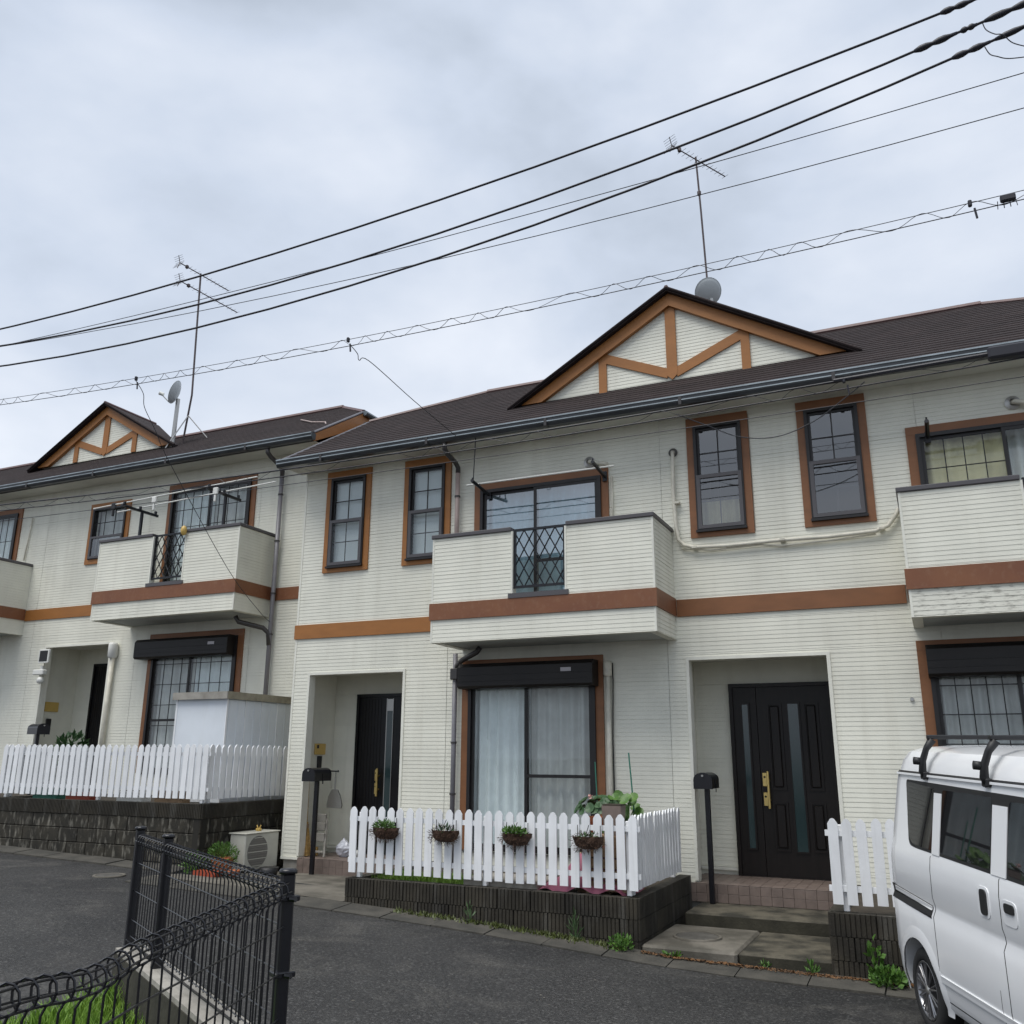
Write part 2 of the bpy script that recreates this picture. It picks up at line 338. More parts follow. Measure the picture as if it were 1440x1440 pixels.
# ------------------------------------------------------------------ block walls
def block_mesh(w_, h, d, ribs, m):
    b = MB(); g = .003
    if ribs:
        n = ribs; pw = (w_-2*g)/n; poly = []
        for i in range(n):
            x = g+i*pw; poly += [(x+.006, -.012), (x+pw-.006, -.012), (x+pw-.002, 0), (x+pw+.002, 0)]
        poly = [(g, 0)]+poly[:-1]+[(w_-g, d), (g, d)]
        b.prism(poly, g, h-g, 'z')
    else: b.bbox(g, w_-g, 0, d, g, h-g, .008)
    return b.mesh('block', m)
def block_wall(name, label, segs, ztop, ncourse, h=.19, w_=.39, ribs_of=lambda k: 9, m_of=lambda k: 'block_dark', d=.12, group=None):
    """segs: list of (x0,y0,x1,y1) with the outside on the right-hand side when walking from 0 to 1 (facing -y when going +x)"""
    t = thing(name, label, 'wall', (segs[0][0], segs[0][1], zr(segs[0][0])), group); cache = {}
    for (x0, y0, x1, y1) in segs:
        Lg = math.hypot(x1-x0, y1-y0); ang = math.atan2(y1-y0, x1-x0); n = max(1, round(Lg/w_)); bw = Lg/n
        # mortar core
        core = B(0, Lg, .02, d-.002, -.0, ncourse*h-.006).mesh('mortar_core', 'mortar')
        link('mortar_core', core, t, loc=(x0, y0, ztop-ncourse*h), rot=(0, 0, ang))
        for k in range(ncourse):
            off = .5 if k % 2 else 0
            xs = [0]+[(i+off)*bw for i in range(1 if not off else 0, n)]+[Lg]
            xs = sorted({round(v, 4) for v in xs})
            for a, c in zip(xs, xs[1:]):
                if c-a < .03: continue
                key = (round(c-a, 3), ribs_of(k), m_of(k))
                if key not in cache: cache[key] = block_mesh(c-a, h, d, max(2, round(ribs_of(k)*(c-a)/w_)) if ribs_of(k) else 0, m_of(k))
                j = R.uniform(-.002, .003)
                link('block', cache[key], t, loc=(x0+a*math.cos(ang)+j*math.sin(ang), y0+a*math.sin(ang)-j*math.cos(ang), ztop-(k+1)*h), rot=(0, 0, ang))
    return t
block_wall('block_wall', 'low dark ribbed block wall under the picket fence with hanging baskets', [(2.52, -.15, 2.52, -2.04), (2.52, -2.04, 5.85, -2.04), (5.85, -2.04, 5.85, -.03)], .08, 3)
block_wall('block_wall', 'low dark ribbed block wall beside the entrance steps, behind the van', [(7.58, -.03, 7.58, -2.04), (7.58, -2.04, 11.4, -2.04)], .08, 3)
block_wall('block_wall', 'tall stained block wall with white streaks under the far picket fence', [(-4.5, .6, -4.5, -1.25), (-4.5, -1.25, -.37, -1.25), (-.37, -1.25, -.37, .9)], .745, 5,
           ribs_of=lambda k: 14 if k == 0 else 0, m_of=lambda k: 'block_dark' if k == 0 else 'block_stained')
# terraces behind the walls
B(2.63, 5.74, -1.93, -.02, -.4, .045).build('terrace', 'soil', kind='structure')
B(7.69, 11.4, -1.93, -.02, -.4, .045).build('terrace', 'soil', kind='structure')
B(-9, -.48, -1.14, .93, -.2, .72).build('terrace', 'soil', kind='structure')
B(-9, -4.61, -1.9, -1.13, -.2, zr(-6, -1.5)+.02).build('terrace', 'concrete', kind='structure')

# ------------------------------------------------------------------ steps of the right entrance
b = MB(); b.bbox(5.975, 7.575, -.80, -.03, -.55, -.2, .014)
st = b.build('entrance_step', 'concrete_mossy', kind='structure')
B(5.99, 7.56, -.806, -.801, -.33, -.216).build('mossy_riser', 'concrete_moss', st); B(6.77, 7.56, -1.977, -1.971, -.5, -.346).build('mossy_riser', 'concrete_moss', st)
b = MB(); b.bbox(5.86, 6.75, -2.02, -.805, -.6, -.322, .022); b.build('step_slab', 'concrete', st)
b = MB(); b.bbox(6.757, 7.575, -1.97, -.805, -.6, -.330, .014); b.build('step_slab', 'concrete_mossy', st)
b = MB().lathe([(0, .012), (.20, .012), (.205, .008), (.205, 0)], 28, Matrix.Translation((6.26, -1.45, -.3205)))
cvr = b.build('inspection_cover', 'iron', label='round iron inspection cover set in the step slab', cat='manhole cover')
b = MB().lathe([(.205, .0), (.21, .015), (.235, .015), (.24, 0)], 28, Matrix.Translation((6.26, -1.45, -.3205))); b.build('rim', 'concrete', cvr)
zc = zr(-.9, -4.0)
mh = MB().lathe([(0, .012), (.15, .012), (.155, .0)], 28, Matrix.Translation((-.87, -2.2, zr(-.87, -2.2)+.003))).build('manhole_cover', 'iron', label='round iron manhole cover in the asphalt by the tall wall', cat='manhole cover')
MB().lathe([(.155, 0), (.16, .013), (.19, .013), (.195, 0)], 28, Matrix.Translation((-.87, -2.2, zr(-.87, -2.2)+.003))).build('rim', 'concrete', mh)

# ------------------------------------------------------------------ houses
COURSE, BOARD = .455/9, .455
def subtract(rect, holes):
    rs = [rect]
    for (a, b_, c, d) in holes:
        nr = []
        for (u0, u1, z0, z1) in rs:
            if b_ <= u0 or a >= u1 or d <= z0 or c >= z1: nr.append((u0, u1, z0, z1)); continue
            if c > z0: nr.append((u0, u1, z0, c))
            if d < z1: nr.append((u0, u1, d, z1))
            zz0, zz1 = max(z0, c), min(z1, d)
            if a > u0: nr.append((u0, a, zz0, zz1))
            if b_ < u1: nr.append((b_, u1, zz0, zz1))
        rs = nr
    return [r for r in rs if r[1]-r[0] > .004 and r[3]-r[2] > .002]
def siding(parent, P, u0, u1, z0, z1, holes=(), joints=(), zbase=0., m='siding', clip=None):
    """boards of 455 mm with nine shadow-lined courses; P(u,n,z) maps to world, n outwards"""
    us = [u0]+[j for j in sorted(joints) if u0 < j < u1]+[u1]
    k = math.floor((z0-zbase)/BOARD)
    while zbase+k*BOARD < z1:
        a, c = max(z0, zbase+k*BOARD), min(z1, zbase+(k+1)*BOARD); k += 1
        if c-a < .003: continue
        for ua, ub in zip(us, us[1:]):
            g = .003 if (len(us) > 2) else 0
            for (p, q, r, s) in subtract((ua+(g if ua != u0 else 0), ub-(g if ub != u1 else 0), a, c), holes):
                b = MB()
                i = math.floor((r-zbase)/COURSE+1e-6)
                while zbase+i*COURSE < s-1e-6:
                    lo, hi = zbase+i*COURSE, zbase+(i+1)*COURSE
                    board_edge = (i % 9 == 0); gh = .0055 if board_edge else .0034; gd = .006 if board_edge else .0026
                    i += 1
                    l2, h2 = max(lo, r), min(hi, s); gt = lo+gh
                    if l2 < gt:
                        t = min(gt, h2)
                        if clip: e0, e1 = clip(p, q, (l2+t)/2)
                        else: e0, e1 = p, q
                        if e1 > e0:
                            b.quad(P(e0, -gd, l2), P(e1, -gd, l2), P(e1, -gd, t), P(e0, -gd, t))
                            if t < h2: b.quad(P(e0, -gd, t), P(e1, -gd, t), P(e1, .0015, t), P(e0, .0015, t))
                    f0 = max(l2, gt)
                    if f0 < h2:
                        if clip:
                            a0, a1 = clip(p, q, f0); b0, b1 = clip(p, q, h2)
                            if a1 <= a0: continue
                            if b1 <= b0: b0 = b1 = (a0+a1)/2
                        else: a0, a1, b0, b1 = p, q, p, q
                        b.quad(P(a0, .0015, f0), P(a1, .0015, f0), P(b1, -.0015, h2), P(b0, -.0015, h2))
                        if hi <= s+1e-6: b.quad(P(b0, -.0015, h2), P(b1, -.0015, h2), P(b1, -.014, h2), P(b0, -.014, h2))
                if b.f: b.build('siding_board', m, parent)
def core(parent, P, u0, u1, z0, z1, holes, th=.12, name='wall', m='siding'):
    b = MB()
    for (p, q, r, s) in subtract((u0, u1, z0, z1), holes):
        vs = [P(x, n, z) for n in (-.0145-th, -.0145) for x, z in ((p, r), (q, r), (q, s), (p, s))]
        b.add(vs, [(0, 1, 2, 3), (7, 6, 5, 4), (0, 4, 5, 1), (1, 5, 6, 2), (2, 6, 7, 3), (3, 7, 4, 0)])
    return b.build(name, m, parent)

def curtain(parent, x0, x1, y, z0, z1, m, folds=9, amp=.03):
    b = MB(); n = folds*8; rr = random.Random(int(x0*100))
    ph = [rr.uniform(.6, 1.4) for _ in range(folds+2)]; pts = []
    for i in range(n+1):
        t = i/n; f = t*folds; a = amp*ph[int(f)]
        pts.append((x0+(x1-x0)*t, y+a*math.sin(2*math.pi*f)))
    b.v = [(x, yy, z) for x, yy in pts for z in (z0, z1)]
    b.f = [(2*i, 2*i+2, 2*i+3, 2*i+1) for i in range(n)]
    return b.build('curtain', m, parent, smooth=True)
def rect_frame(x0, x1, z0, z1, w_, y0, y1):
    b = MB(); b.box(x0, x0+w_, y0, y1, z0, z1); b.box(x1-w_, x1, y0, y1, z0, z1)
    b.box(x0+w_, x1-w_, y0+.001, y1, z0, z0+w_); b.box(x0+w_, x1-w_, y0+.001, y1, z1-w_, z1); return b
def trims(win, x0, x1, z0, z1, Y, m, tw=.09, tt=.115, bot=True):
    y0, y1 = Y-.028, Y+.02
    B(x0, x1, y0, y1, z1-tt, z1).build('trim_board', m, win)
    zb = z0+(tw if bot else 0)
    B(x0, x0+tw, y0+.002, y1, zb, z1-tt).build('trim_board', m, win); B(x1-tw, x1, y0+.002, y1, zb, z1-tt).build('trim_board', m, win)
    if bot: B(x0, x1, y0, y1, z0, z0+tw).build('trim_board', m, win)
def tall_window(house, x0, x1, z0, z1, Y, trim, inside, glass='glass'):
    a, c, lo, hi = x0+.09, x1-.09, z0+.09, z1-.115
    win = rect_frame(a, c, lo, hi, .038, Y-.05, Y+.06).build('window', 'frame_dark', house)
    trims(win, x0, x1, z0, z1, Y, trim)
    mid = lo+(hi-lo)*.50
    rect_frame(a+.038, c-.038, mid-.02, hi-.038, .03, Y-.012, Y+.02).build('sash', 'frame_dark', win)
    rect_frame(a+.020, c-.020, lo+.012, mid+.02, .045, Y-.062, Y-.022).build('sash', 'frame_grey', win)
    B(a+.06, c-.06, Y+.004, Y+.008, mid, hi-.06).build('pane', glass, win)
    B(a+.06, c-.06, Y-.040, Y-.036, lo+.05, mid).build('pane', glass, win)
    xm = (a+c)/2; zu = (mid+.01+hi-.068)/2; zd = (lo+.057+mid-.025)/2
    B(xm-.008, xm+.008, Y-.004, Y+.0035, mid+.01, hi-.068).build('muntin', 'frame_dark', win)
    B(a+.068, c-.068, Y-.003, Y+.003, zu-.008, zu+.008).build('muntin', 'frame_dark', win)
    B(xm-.007, xm+.007, Y-.034, Y-.028, lo+.057, mid-.025).build('muntin', 'frame_dark', win)
    B(a+.065, c-.065, Y-.033, Y-.027, zd-.007, zd+.007).build('muntin', 'frame_dark', win)
    B(a-.01, c+.01, Y-.075, Y-.0, lo-.03, lo-.001).build('sill', 'frame_dark', win)
    if inside == 'blind':
        z = lo+.07
        while z < hi-.08:
            vs = [(a+.04, Y+.07, z), (c-.04, Y+.07, z), (c-.04, Y+.055, z+.054), (a+.04, Y+.055, z+.054)]
            MB().add(vs, [(0, 1, 2, 3)]).build('blind_slat', 'blind', win); z += .052
    elif inside == 'half':
        curtain(win, a+.03, c-.03, Y+.14, lo, lo+.42, 'curtain_beige', 5, .012)
    return win
def slide_door(house, x0, x1, z0, z1, Y, trim, grid=(0, 0), curt=None, glass='glass', bot=False, tw=.1, rail=None, screen=None, split=.47):
    """two sliding panes with a meeting stile; grid=(columns, rows) of muntins per pane"""
    a, c, lo, hi = x0+tw, x1-tw, z0, z1-tw
    win = rect_frame(a, c, lo, hi, .045, Y-.055, Y+.07).build('window', 'frame_dark', house)
    trims(win, x0, x1, z0, z1, Y, trim, tw, tw, bot)
    xm = a+(c-a)*split; ys = (Y-.005, Y-.035)
    for i, (p, q) in enumerate(((a+.045, xm+.03), (xm-.02, c-.045))):
        y = ys[i]; sw = .038
        rect_frame(p, q, lo+.045, hi-.045, sw, y-.013, y+.015).build('sash', 'frame_dark', win)
        g = glass if isinstance(glass, str) else glass[i]
        B(p+sw-.004, q-sw+.004, y-.002, y+.002, lo+.08, hi-.08).build('pane', g, win)
        nc, nr = grid if not isinstance(grid[0], tuple) else grid[i]
        for k in range(1, nc): x = p+sw+(q-p-2*sw)*k/nc; B(x-.006, x+.006, y-.010, y-.0025, lo+.083, hi-.083).build('muntin', 'frame_dark', win)
        for k in range(1, nr): z = lo+.083+(hi-lo-.166)*k/nr; B(p+sw, q-sw, y-.009, y-.003, z-.006, z+.006).build('muntin', 'frame_dark', win)
        if rail and i in rail[1]: B(p+sw, q-sw, y-.014, y+.014, rail[0]-.02, rail[0]+.02).build('rail', 'frame_dark', win)
    if curt: 
        cm, n = curt if isinstance(curt, tuple) else (curt, 10)
        if isinstance(cm, tuple):
            curtain(win, a+.02, xm, Y+.105, lo+.03, hi-.02, cm[0], n//2); curtain(win, xm+.01, c-.02, Y+.11, lo+.03, hi-.02, cm[1], n//2)
        else: curtain(win, a+.02, c-.02, Y+.105, lo+.03, hi-.02, cm, n)
    return win
def shutter(win, x0, x1, z0, z1, Y, plate=True, d=.24):
    b = MB(); poly = [(Y, z0), (Y-d+.03, z0), (Y-d, z0+.03), (Y-d, z1-.05), (Y-d+.05, z1), (Y, z1)]
    b.prism(poly, x0, x1, 'x'); bx = b.build('shutter_box', 'shutter_dark', win)
    for z in (z0+.09, z0+.17): B(x0+.004, x1-.004, Y-d-.006, Y-d+.001, z, z+.012).build('rib', 'shutter_dark', win)
    if plate: B(x1-.42, x1-.28, Y-d-.004, Y-d+.001, z0+.20-.03, z0+.23).build('maker_plate', 'sticker', win)
def cap_rail(b, *a): return b.box(*a)

def balcony(house, x0, x1, zb, zband0, zband1, zcap, Y, d, lat, trim, joints=(), stained=False, lattice=True, zbase=0):
    """siding-clad balcony with a lattice opening; Y wall plane, d depth"""
    yf = Y-d
    root = B(x0+.02, x1-.02, yf+.02, Y-.001, zb+.03, zb+.12).build('balcony', 'balcony_floor', house)
    B(x0+.06, x1-.06, yf+.06, Y-.02, zb+.012, zb+.03).build('ceiling_panel', 'balcony_floor', root)
    front = lambda u, n, z: (u, yf-n, z)
    right = lambda u, n, z: (x1+n, Y-u, z)      # u from wall outwards
    left = lambda u, n, z: (x0-n, Y-u, z)
    hol = [(lat[0], lat[1], lat[2], zcap+.2)]
    msk = 'siding_stained' if stained else 'siding'
    siding(root, front, x0+.012, x1-.012, zb, zband0, (), joints, zbase, m=msk)
    siding(root, front, x0+.012, x1-.012, zband1, zcap, hol, joints, zbase)
    siding(root, right, .0, d-.012, zb, zband0, (), (), zbase); siding(root, right, .0, d-.012, zband1, zcap, (), (), zbase)
    siding(root, lambda u, n, z: left(d-u, n, z), .012, d, zb, zband0, (), (), zbase); siding(root, lambda u, n, z: left(d-u, n, z), .012, d, zband1, zcap, (), (), zbase)
    # inner shell of the parapet
    b = MB()
    for (p, q, r, s) in subtract((x0+.015, x1-.015, zb, zcap), hol): b.box(p, q, yf+.0145, yf+.10, r, s)
    b.box(x0+.0145, x0+.10, yf+.10, Y, zb, zcap); b.box(x1-.10, x1-.0145, yf+.10, Y, zb, zcap)
    b.build('parapet', 'siding', root)
    # corner trims
    for xx, s_ in ((x0, -1), (x1, 1)):
        for za, zc_ in ((zb, zband0), (zband1, zcap)):
            B(xx-.022 if s_ > 0 else xx-.004, xx+.004 if s_ > 0 else xx+.022, yf-.004, yf+.02, za, zc_).build('corner_trim', 'corner_trim', root)
    # band
    bt = .022
    MB().box(x0-bt, x1+bt, yf-bt, yf+.004, zband0, zband1).box(x1-.004, x1+bt, yf+.004, Y-.03, zband0, zband1).box(x0-bt, x0+.004, yf+.004, Y-.03, zband0, zband1).build('band', trim, root)
    # dark metal cap
    h = .055
    for p, q in ((x0-.02, lat[0]+.0), (lat[1], x1+.02)): BB(p, q, yf-.022, yf+.12, zcap+.001, zcap+h, .008).build('cap', 'frame_grey', root)
    BB(x0-.021, x0+.12, yf+.12, Y-.005, zcap+.002, zcap+h-.001, .008).build('cap', 'frame_grey', root); BB(x1-.12, x1+.021, yf+.12, Y-.005, zcap+.002, zcap+h-.001, .008).build('cap', 'frame_grey', root)
    # opening: side trims, sill, lattice
    B(lat[0]-.004, lat[0]+.02, yf-.006, yf+.11, lat[2]+.02, zcap).build('corner_trim', 'corner_trim', root); B(lat[1]-.02, lat[1]+.004, yf-.006, yf+.11, lat[2]+.02, zcap).build('corner_trim', 'corner_trim', root)
    B(lat[0]-.03, lat[1]+.03, yf-.03, yf+.12, lat[2]-.03, lat[2]+.03).build('sill', 'frame_grey', root)
    if lattice:
        L0, L1, z0, z1 = lat[0]+.02, lat[1]-.02, lat[2]+.10, zcap+.03; yl = yf+.04
        rect_frame(L0, L1, z0, z1, .03, yl-.015, yl+.015).build('lattice_frame', 'black_metal', root)
        W_, H_ = L1-L0, z1-z0; sx = W_/5.0; sl_ = 1.75
        def seg(p, q, yy):
            b = MB().tube([(p[0], yy, p[1]), (q[0], yy, q[1])], .009, 5); b.build('lattice_bar', 'black_metal', root)
        for s_ in (1, -1):
            for k in range(-8, 14):
                xs = L0+k*sx
                # line z = z0 + s*sl*(x-xs)
                pts = []
                for x in (L0, L1):
                    z = z0+s_*sl_*(x-xs)
                    if z0 <= z <= z1: pts.append((x, z))
                for z in (z0, z1):
                    x = xs+(z-z0)/(s_*sl_)
                    if L0 < x < L1: pts.append((x, z))
                if len(pts) >= 2 and math.hypot(pts[0][0]-pts[1][0], pts[0][1]-pts[1][1]) > .04: seg(pts[0], pts[1], yl-.005*s_)
    return root

S = .6225
def roof_courses(parent, xl, xr, y0, z0, y1, name='shingles', flip=1, step=.182, m='roof'):
    """front slope: xl(y), xr(y) limits; butt edges 9 mm"""
    b = MB(); dy = step/math.sqrt(1+S*S); y = y0
    while y < y1-1e-6:
        ya, yb = y, min(y+dy, y1); za = z0+S*(ya-y0); zb = z0+S*(yb-y0)
        up, lo_ = .011, .001
        segs = 1
        a0, a1, c0, c1 = xl(ya), xr(ya), xl(yb), xr(yb)
        b.quad((a0, ya, za+up), (a1, ya, za+up), (c1, yb, zb+lo_), (c0, yb, zb+lo_))
        b.quad((a0, ya, za-.01), (a1, ya, za-.01), (a1, ya, za+up), (a0, ya, za+up))
        y = yb
    return b.build(name, m, parent, kind='stuff')

def make_roof(house, xv0, xv1, ye, ze, yv, yr, xr0, xr1, Ywall, zsoff, verge='trim_ochre', gut_right=True):
    """gable roof clipped by half hips. verge lines at xv0/xv1, eave (ye,ze), verge top at yv, ridge at yr from xr0 to xr1"""
    zv = ze+S*(yv-ye); zrg = ze+S*(yr-ye); yb = 2*yr-ye
    ybv = 2*yr-yv
    th = .10
    # solid deck
    b = MB()
    T = [(xv0, ye, ze), (xv1, ye, ze), (xv1, yv, zv), (xr1, yr, zrg), (xr0, yr, zrg), (xv0, yv, zv), (xv0, ybv, zv), (xv1, ybv, zv), (xv0, yb, ze), (xv1, yb, ze)]
    T = [(x, y, z-.004) for x, y, z in T]; n = len(T)
    b.v = T+[(x, y, z-th) for x, y, z in T]
    top = [(0, 1, 2, 3, 4, 5), (5, 4, 6), (2, 7, 3), (6, 4, 3, 7, 9, 8)]
    b.f = top+[tuple(i+n for i in reversed(f)) for f in top]
    for i, j in ((0, 1), (1, 2), (2, 7), (7, 9), (9, 8), (8, 6), (6, 5), (5, 0)): b.f.append((j, i, i+n, j+n))
    roof = b.build('roof', 'roof', house)
    def xl(y): return xv0 if y <= yv else xv0+(xr0-xv0)*(y-yv)/(yr-yv)
    def xr_(y): return xv1 if y <= yv else xv1+(xr1-xv1)*(y-yv)/(yr-yv)
    roof_courses(roof, xl, xr_, ye, ze, yr)
    # ridge and hip caps, verge caps
    def capline(p, q, r=.055):
        p, q = Vector(p), Vector(q); MB().tube([p, q], r, 6).build('ridge_cap', 'ridge_metal', roof)
    capline((xr0, yr, zrg+.0), (xr1, yr, zrg+.0), .06)
    for xv, xr0_ in ((xv0, xr0), (xv1, xr1)):
        capline((xv, yv, zv), (xr0_, yr, zrg), .045); capline((xv, ybv, zv), (xr0_, yr, zrg), .045)
        s_ = -1 if xv == xv0 else 1
        # verge metal edge + barge boards
        for ya, za, yc, zc_ in ((ye, ze, yv, zv), (yb, ze, ybv, zv)):
            d_ = Vector((0, yc-ya, zc_-za)); 
            MB().tube([(xv, ya, za+.0), (xv, yc, zc_+.0)], .022, 6).build('verge_cap', 'pipe_grey', roof)
            pl = [(ya, za-.03), (yc, zc_-.03), (yc, zc_-.30), (ya, za-.16)]
            MB().prism(pl, xv-.012+(-.01 if s_ < 0 else .01), xv+.012+(-.01 if s_ < 0 else .01), 'x').build('barge_board', verge, roof)
        MB().box(xv-.02, xv+.02, yv, ybv, zv-.32, zv-.02).build('barge_board', verge, roof)
        MB().tube([(xv+s_*.06, yv-.05, zv-.05), (xv+s_*.06, ybv+.05, zv-.05)], .05, 8).build('gutter', 'gutter_metal', roof)
    # soffit and fascia
    B(xv0+.03, xv1-.03, ye+.05, Ywall-.001, zsoff, zsoff+.012).build('soffit', 'soffit', roof)
    B(xv0+.02, xv1-.02, ye+.02, ye+.045, zsoff-.012, ze-.09).build('fascia', 'gutter_dark', roof)
    # gutter: open box profile
    yo = ye-.095; zt = ze-.035; zb_ = ze-.145
    prof = [(ye+.018, zt), (ye+.018, zb_+.02), (ye-.0, zb_), (yo+.025, zb_), (yo, zb_+.035), (yo-.008, zt-.02), (yo-.012, zt), (yo+.004, zt), (yo+.01, zb_+.04), (yo+.03, zb_+.012), (ye, zb_+.012), (ye+.008, zt)]
    g = MB().prism(prof, xv0-.03, xv1+.03, 'x').build('gutter', 'gutter_body', roof)
    MB().box(xv0-.03, xv1+.03, yo-.022, yo-.0125, zt-.012, zt+.006).build('gutter_rim', 'gutter_rim', roof)
    MB().box(xv0-.028, xv1+.028, yo-.016, yo-.006, zb_+.045, zb_+.058).build('gutter_rim', 'gutter_rim', roof)
    for xx in (xv0-.03, xv1+.03):
        MB().prism([(ye+.018, zt), (ye, zb_), (yo+.025, zb_), (yo, zb_+.035), (yo-.012, zt)], xx-.006, xx+.006, 'x').build('gutter_end', 'gutter_metal', roof)
    x = xv0+.8
    while x < xv1: 
        MB().box(x-.02, x+.02, yo-.018, ye, zb_-.008, zb_-.001).box(x-.02, x+.02, yo-.018, yo-.013, zb_, zt+.006).build('gutter_bracket', 'gutter_dark', roof); x += 1.82
    return roof, zrg
def gable(house, xc, yf, hw, zbot, zap, yr, sl_, trim, zbase, width=.17):
    """front gable dormer: face at yf, apex outer roof z=zap at xc, roof slope sl_, bottoms at z=zbot"""
    P = lambda u, n, z: (u, yf-n, z)
    t = MB(); hz = zap-.06
    t.add([(xc-(hz-zbot)/sl_, yf+.016, zbot), (xc+(hz-zbot)/sl_, yf+.016, zbot), (xc, yf+.016, hz)], [(0, 1, 2)])
    t.add([(xc-(hz-zbot)/sl_, yf+.06, zbot), (xc+(hz-zbot)/sl_, yf+.06, zbot), (xc, yf+.06, hz)], [(2, 1, 0)])
    root = t.build('gable', 'siding', house)
    def clip(p, q, z):
        w_ = max(0, (hz-z)/sl_); return max(p, xc-w_), min(q, xc+w_)
    siding(root, P, xc-hw, xc+hw, zbot, hz, (), (), zbase, clip=clip)
    yt = yf-.03
    def beam(p, q, w_, y0, y1, nm='trim_board', m=trim):
        p, q = Vector((p[0], 0, p[1])), Vector((q[0], 0, q[1])); d = (q-p).normalized(); n = Vector((-d.z, 0, d.x))*w_/2
        poly = [(p+n), (q+n), (q-n), (p-n)]
        MB().prism([(v.x, v.z) for v in poly], y0, y1, 'y').build(nm, m, root)
    for s_ in (-1, 1):
        # barge boards as parallelograms meeting at the apex
        x1 = xc+s_*(zap-.05-zbot)/sl_; w_v = width*math.sqrt(1+sl_*sl_)
        poly = [(xc, zap-.05), (x1, zbot), (x1-s_*w_v/sl_, zbot), (xc, zap-.05-w_v)]
        MB().prism(poly, yf-.075, yf-.004, 'y').build('barge_board', trim, root)
    bx = hw*.295; ib = zap-.05-width*math.sqrt(1+sl_*sl_)
    bz = zbot
    xw = .075
    MB().prism([(xc-xw, bz+.10), (xc, bz+.03), (xc+xw, bz+.10), (xc+xw, ib-xw*sl_+.03), (xc, ib+.02), (xc-xw, ib-xw*sl_+.03)], yt, yf-.003, 'y').build('trim_board', trim, root)
    px = hw*.425
    for s_ in (-1, 1):
        zt = ib-px*sl_
        MB().prism([(xc+s_*(px-.06), bz+.0), (xc+s_*(px+.06), bz+.0), (xc+s_*(px+.06), ib-(px+.06)*sl_+.02), (xc+s_*(px-.06), ib-(px-.06)*sl_+.02)], yt+.002, yf-.003, 'y').build('trim_board', trim, root)
        beam((xc+s_*.05, bz+.13), (xc+s_*(px+.02), zt-.0), .14, yt+.004, yf-.003)
    # roof slabs of the gable, running back into the main slope
    for s_ in (-1, 1):
        y0 = yf-.16; xe = xc+s_*((zap-zbot)/sl_+.10); zl = zap-(abs(xe-xc))*sl_
        n = MB(); top = [(xc, y0, zap), (xe, y0, zl), (xe-s_*.12, y0+.25, zl+.12*sl_), (xc, yr+.1, zap)]
        bot = [(x, y, z-.055) for x, y, z in top]
        n.add(top+bot, [(0, 1, 2, 3), (7, 6, 5, 4), (0, 4, 5, 1), (1, 5, 6, 2), (2, 6, 7, 3), (3, 7, 4, 0)])
        sl2 = n.build('gable_roof', 'roof', root)
        MB().tube([(xc, y0-.004, zap-.008), (xe, y0-.004, zl-.008)], .022, 6).build('verge_cap', 'roof', root)
    MB().tube([(xc, yf-.17, zap+.0), (xc, yr, zap+.0)], .035, 6).build('ridge_cap', 'ridge_metal', root)
    return root

def porch(house, x0, x1, ztop, Y, d, xin0, xin1, zf, door, zbase, joints=()):
    """recessed entrance: opening x0..x1, recess xin0..xin1; door = (x0,x1,z1,type)"""
    back = lambda u, n, z: (u, Y+d-n, z)
    p = B(xin0, xin1, Y+.13, Y+d, ztop+.055, ztop+.07).build('porch_ceiling', 'soffit', house)
    siding(p, back, xin0, xin1, zf+.09, ztop+.06, [(door[0], door[1], 0-9, door[2])], (), zbase)
    core(p, back, xin0-.1, xin1+.1, zf-.1, ztop+.2, [(door[0]+.03, door[1]-.03, -9, door[2]-.03)], .08, 'back_wall')
    siding(p, lambda u, n, z: (xin0+n, Y+u, z), .13, d, zf+.09, ztop+.06, (), (), zbase)
    siding(p, lambda u, n, z: (xin1-n, Y+d+.13-u, z), .13, d, zf+.09, ztop+.06, (), (), zbase)
    B(xin0-.1, xin0-.015, Y+.1345, Y+d, zf-.1, ztop+.2).build('side_wall', 'siding', p); B(xin1+.015, xin1+.1, Y+.1345, Y+d, zf-.1, ztop+.2).build('side_wall', 'siding', p)
    # lining of the opening
    B(x0-.035, x0+.004, Y-.012, Y+.132, zf+.02, ztop+.035).build('corner_trim', 'corner_trim', p); B(x1-.004, x1+.035, Y-.012, Y+.132, zf+.02, ztop+.035).build('corner_trim', 'corner_trim', p)
    B(x0+.004, x1-.004, Y-.011, Y+.131, ztop-.004, ztop+.035).build('corner_trim', 'corner_trim', p)
    B(xin0, door[0], Y+d-.025, Y+d-.004, zf+.05, zf+.085).build('base_trim', 'corner_trim', p)
    return p
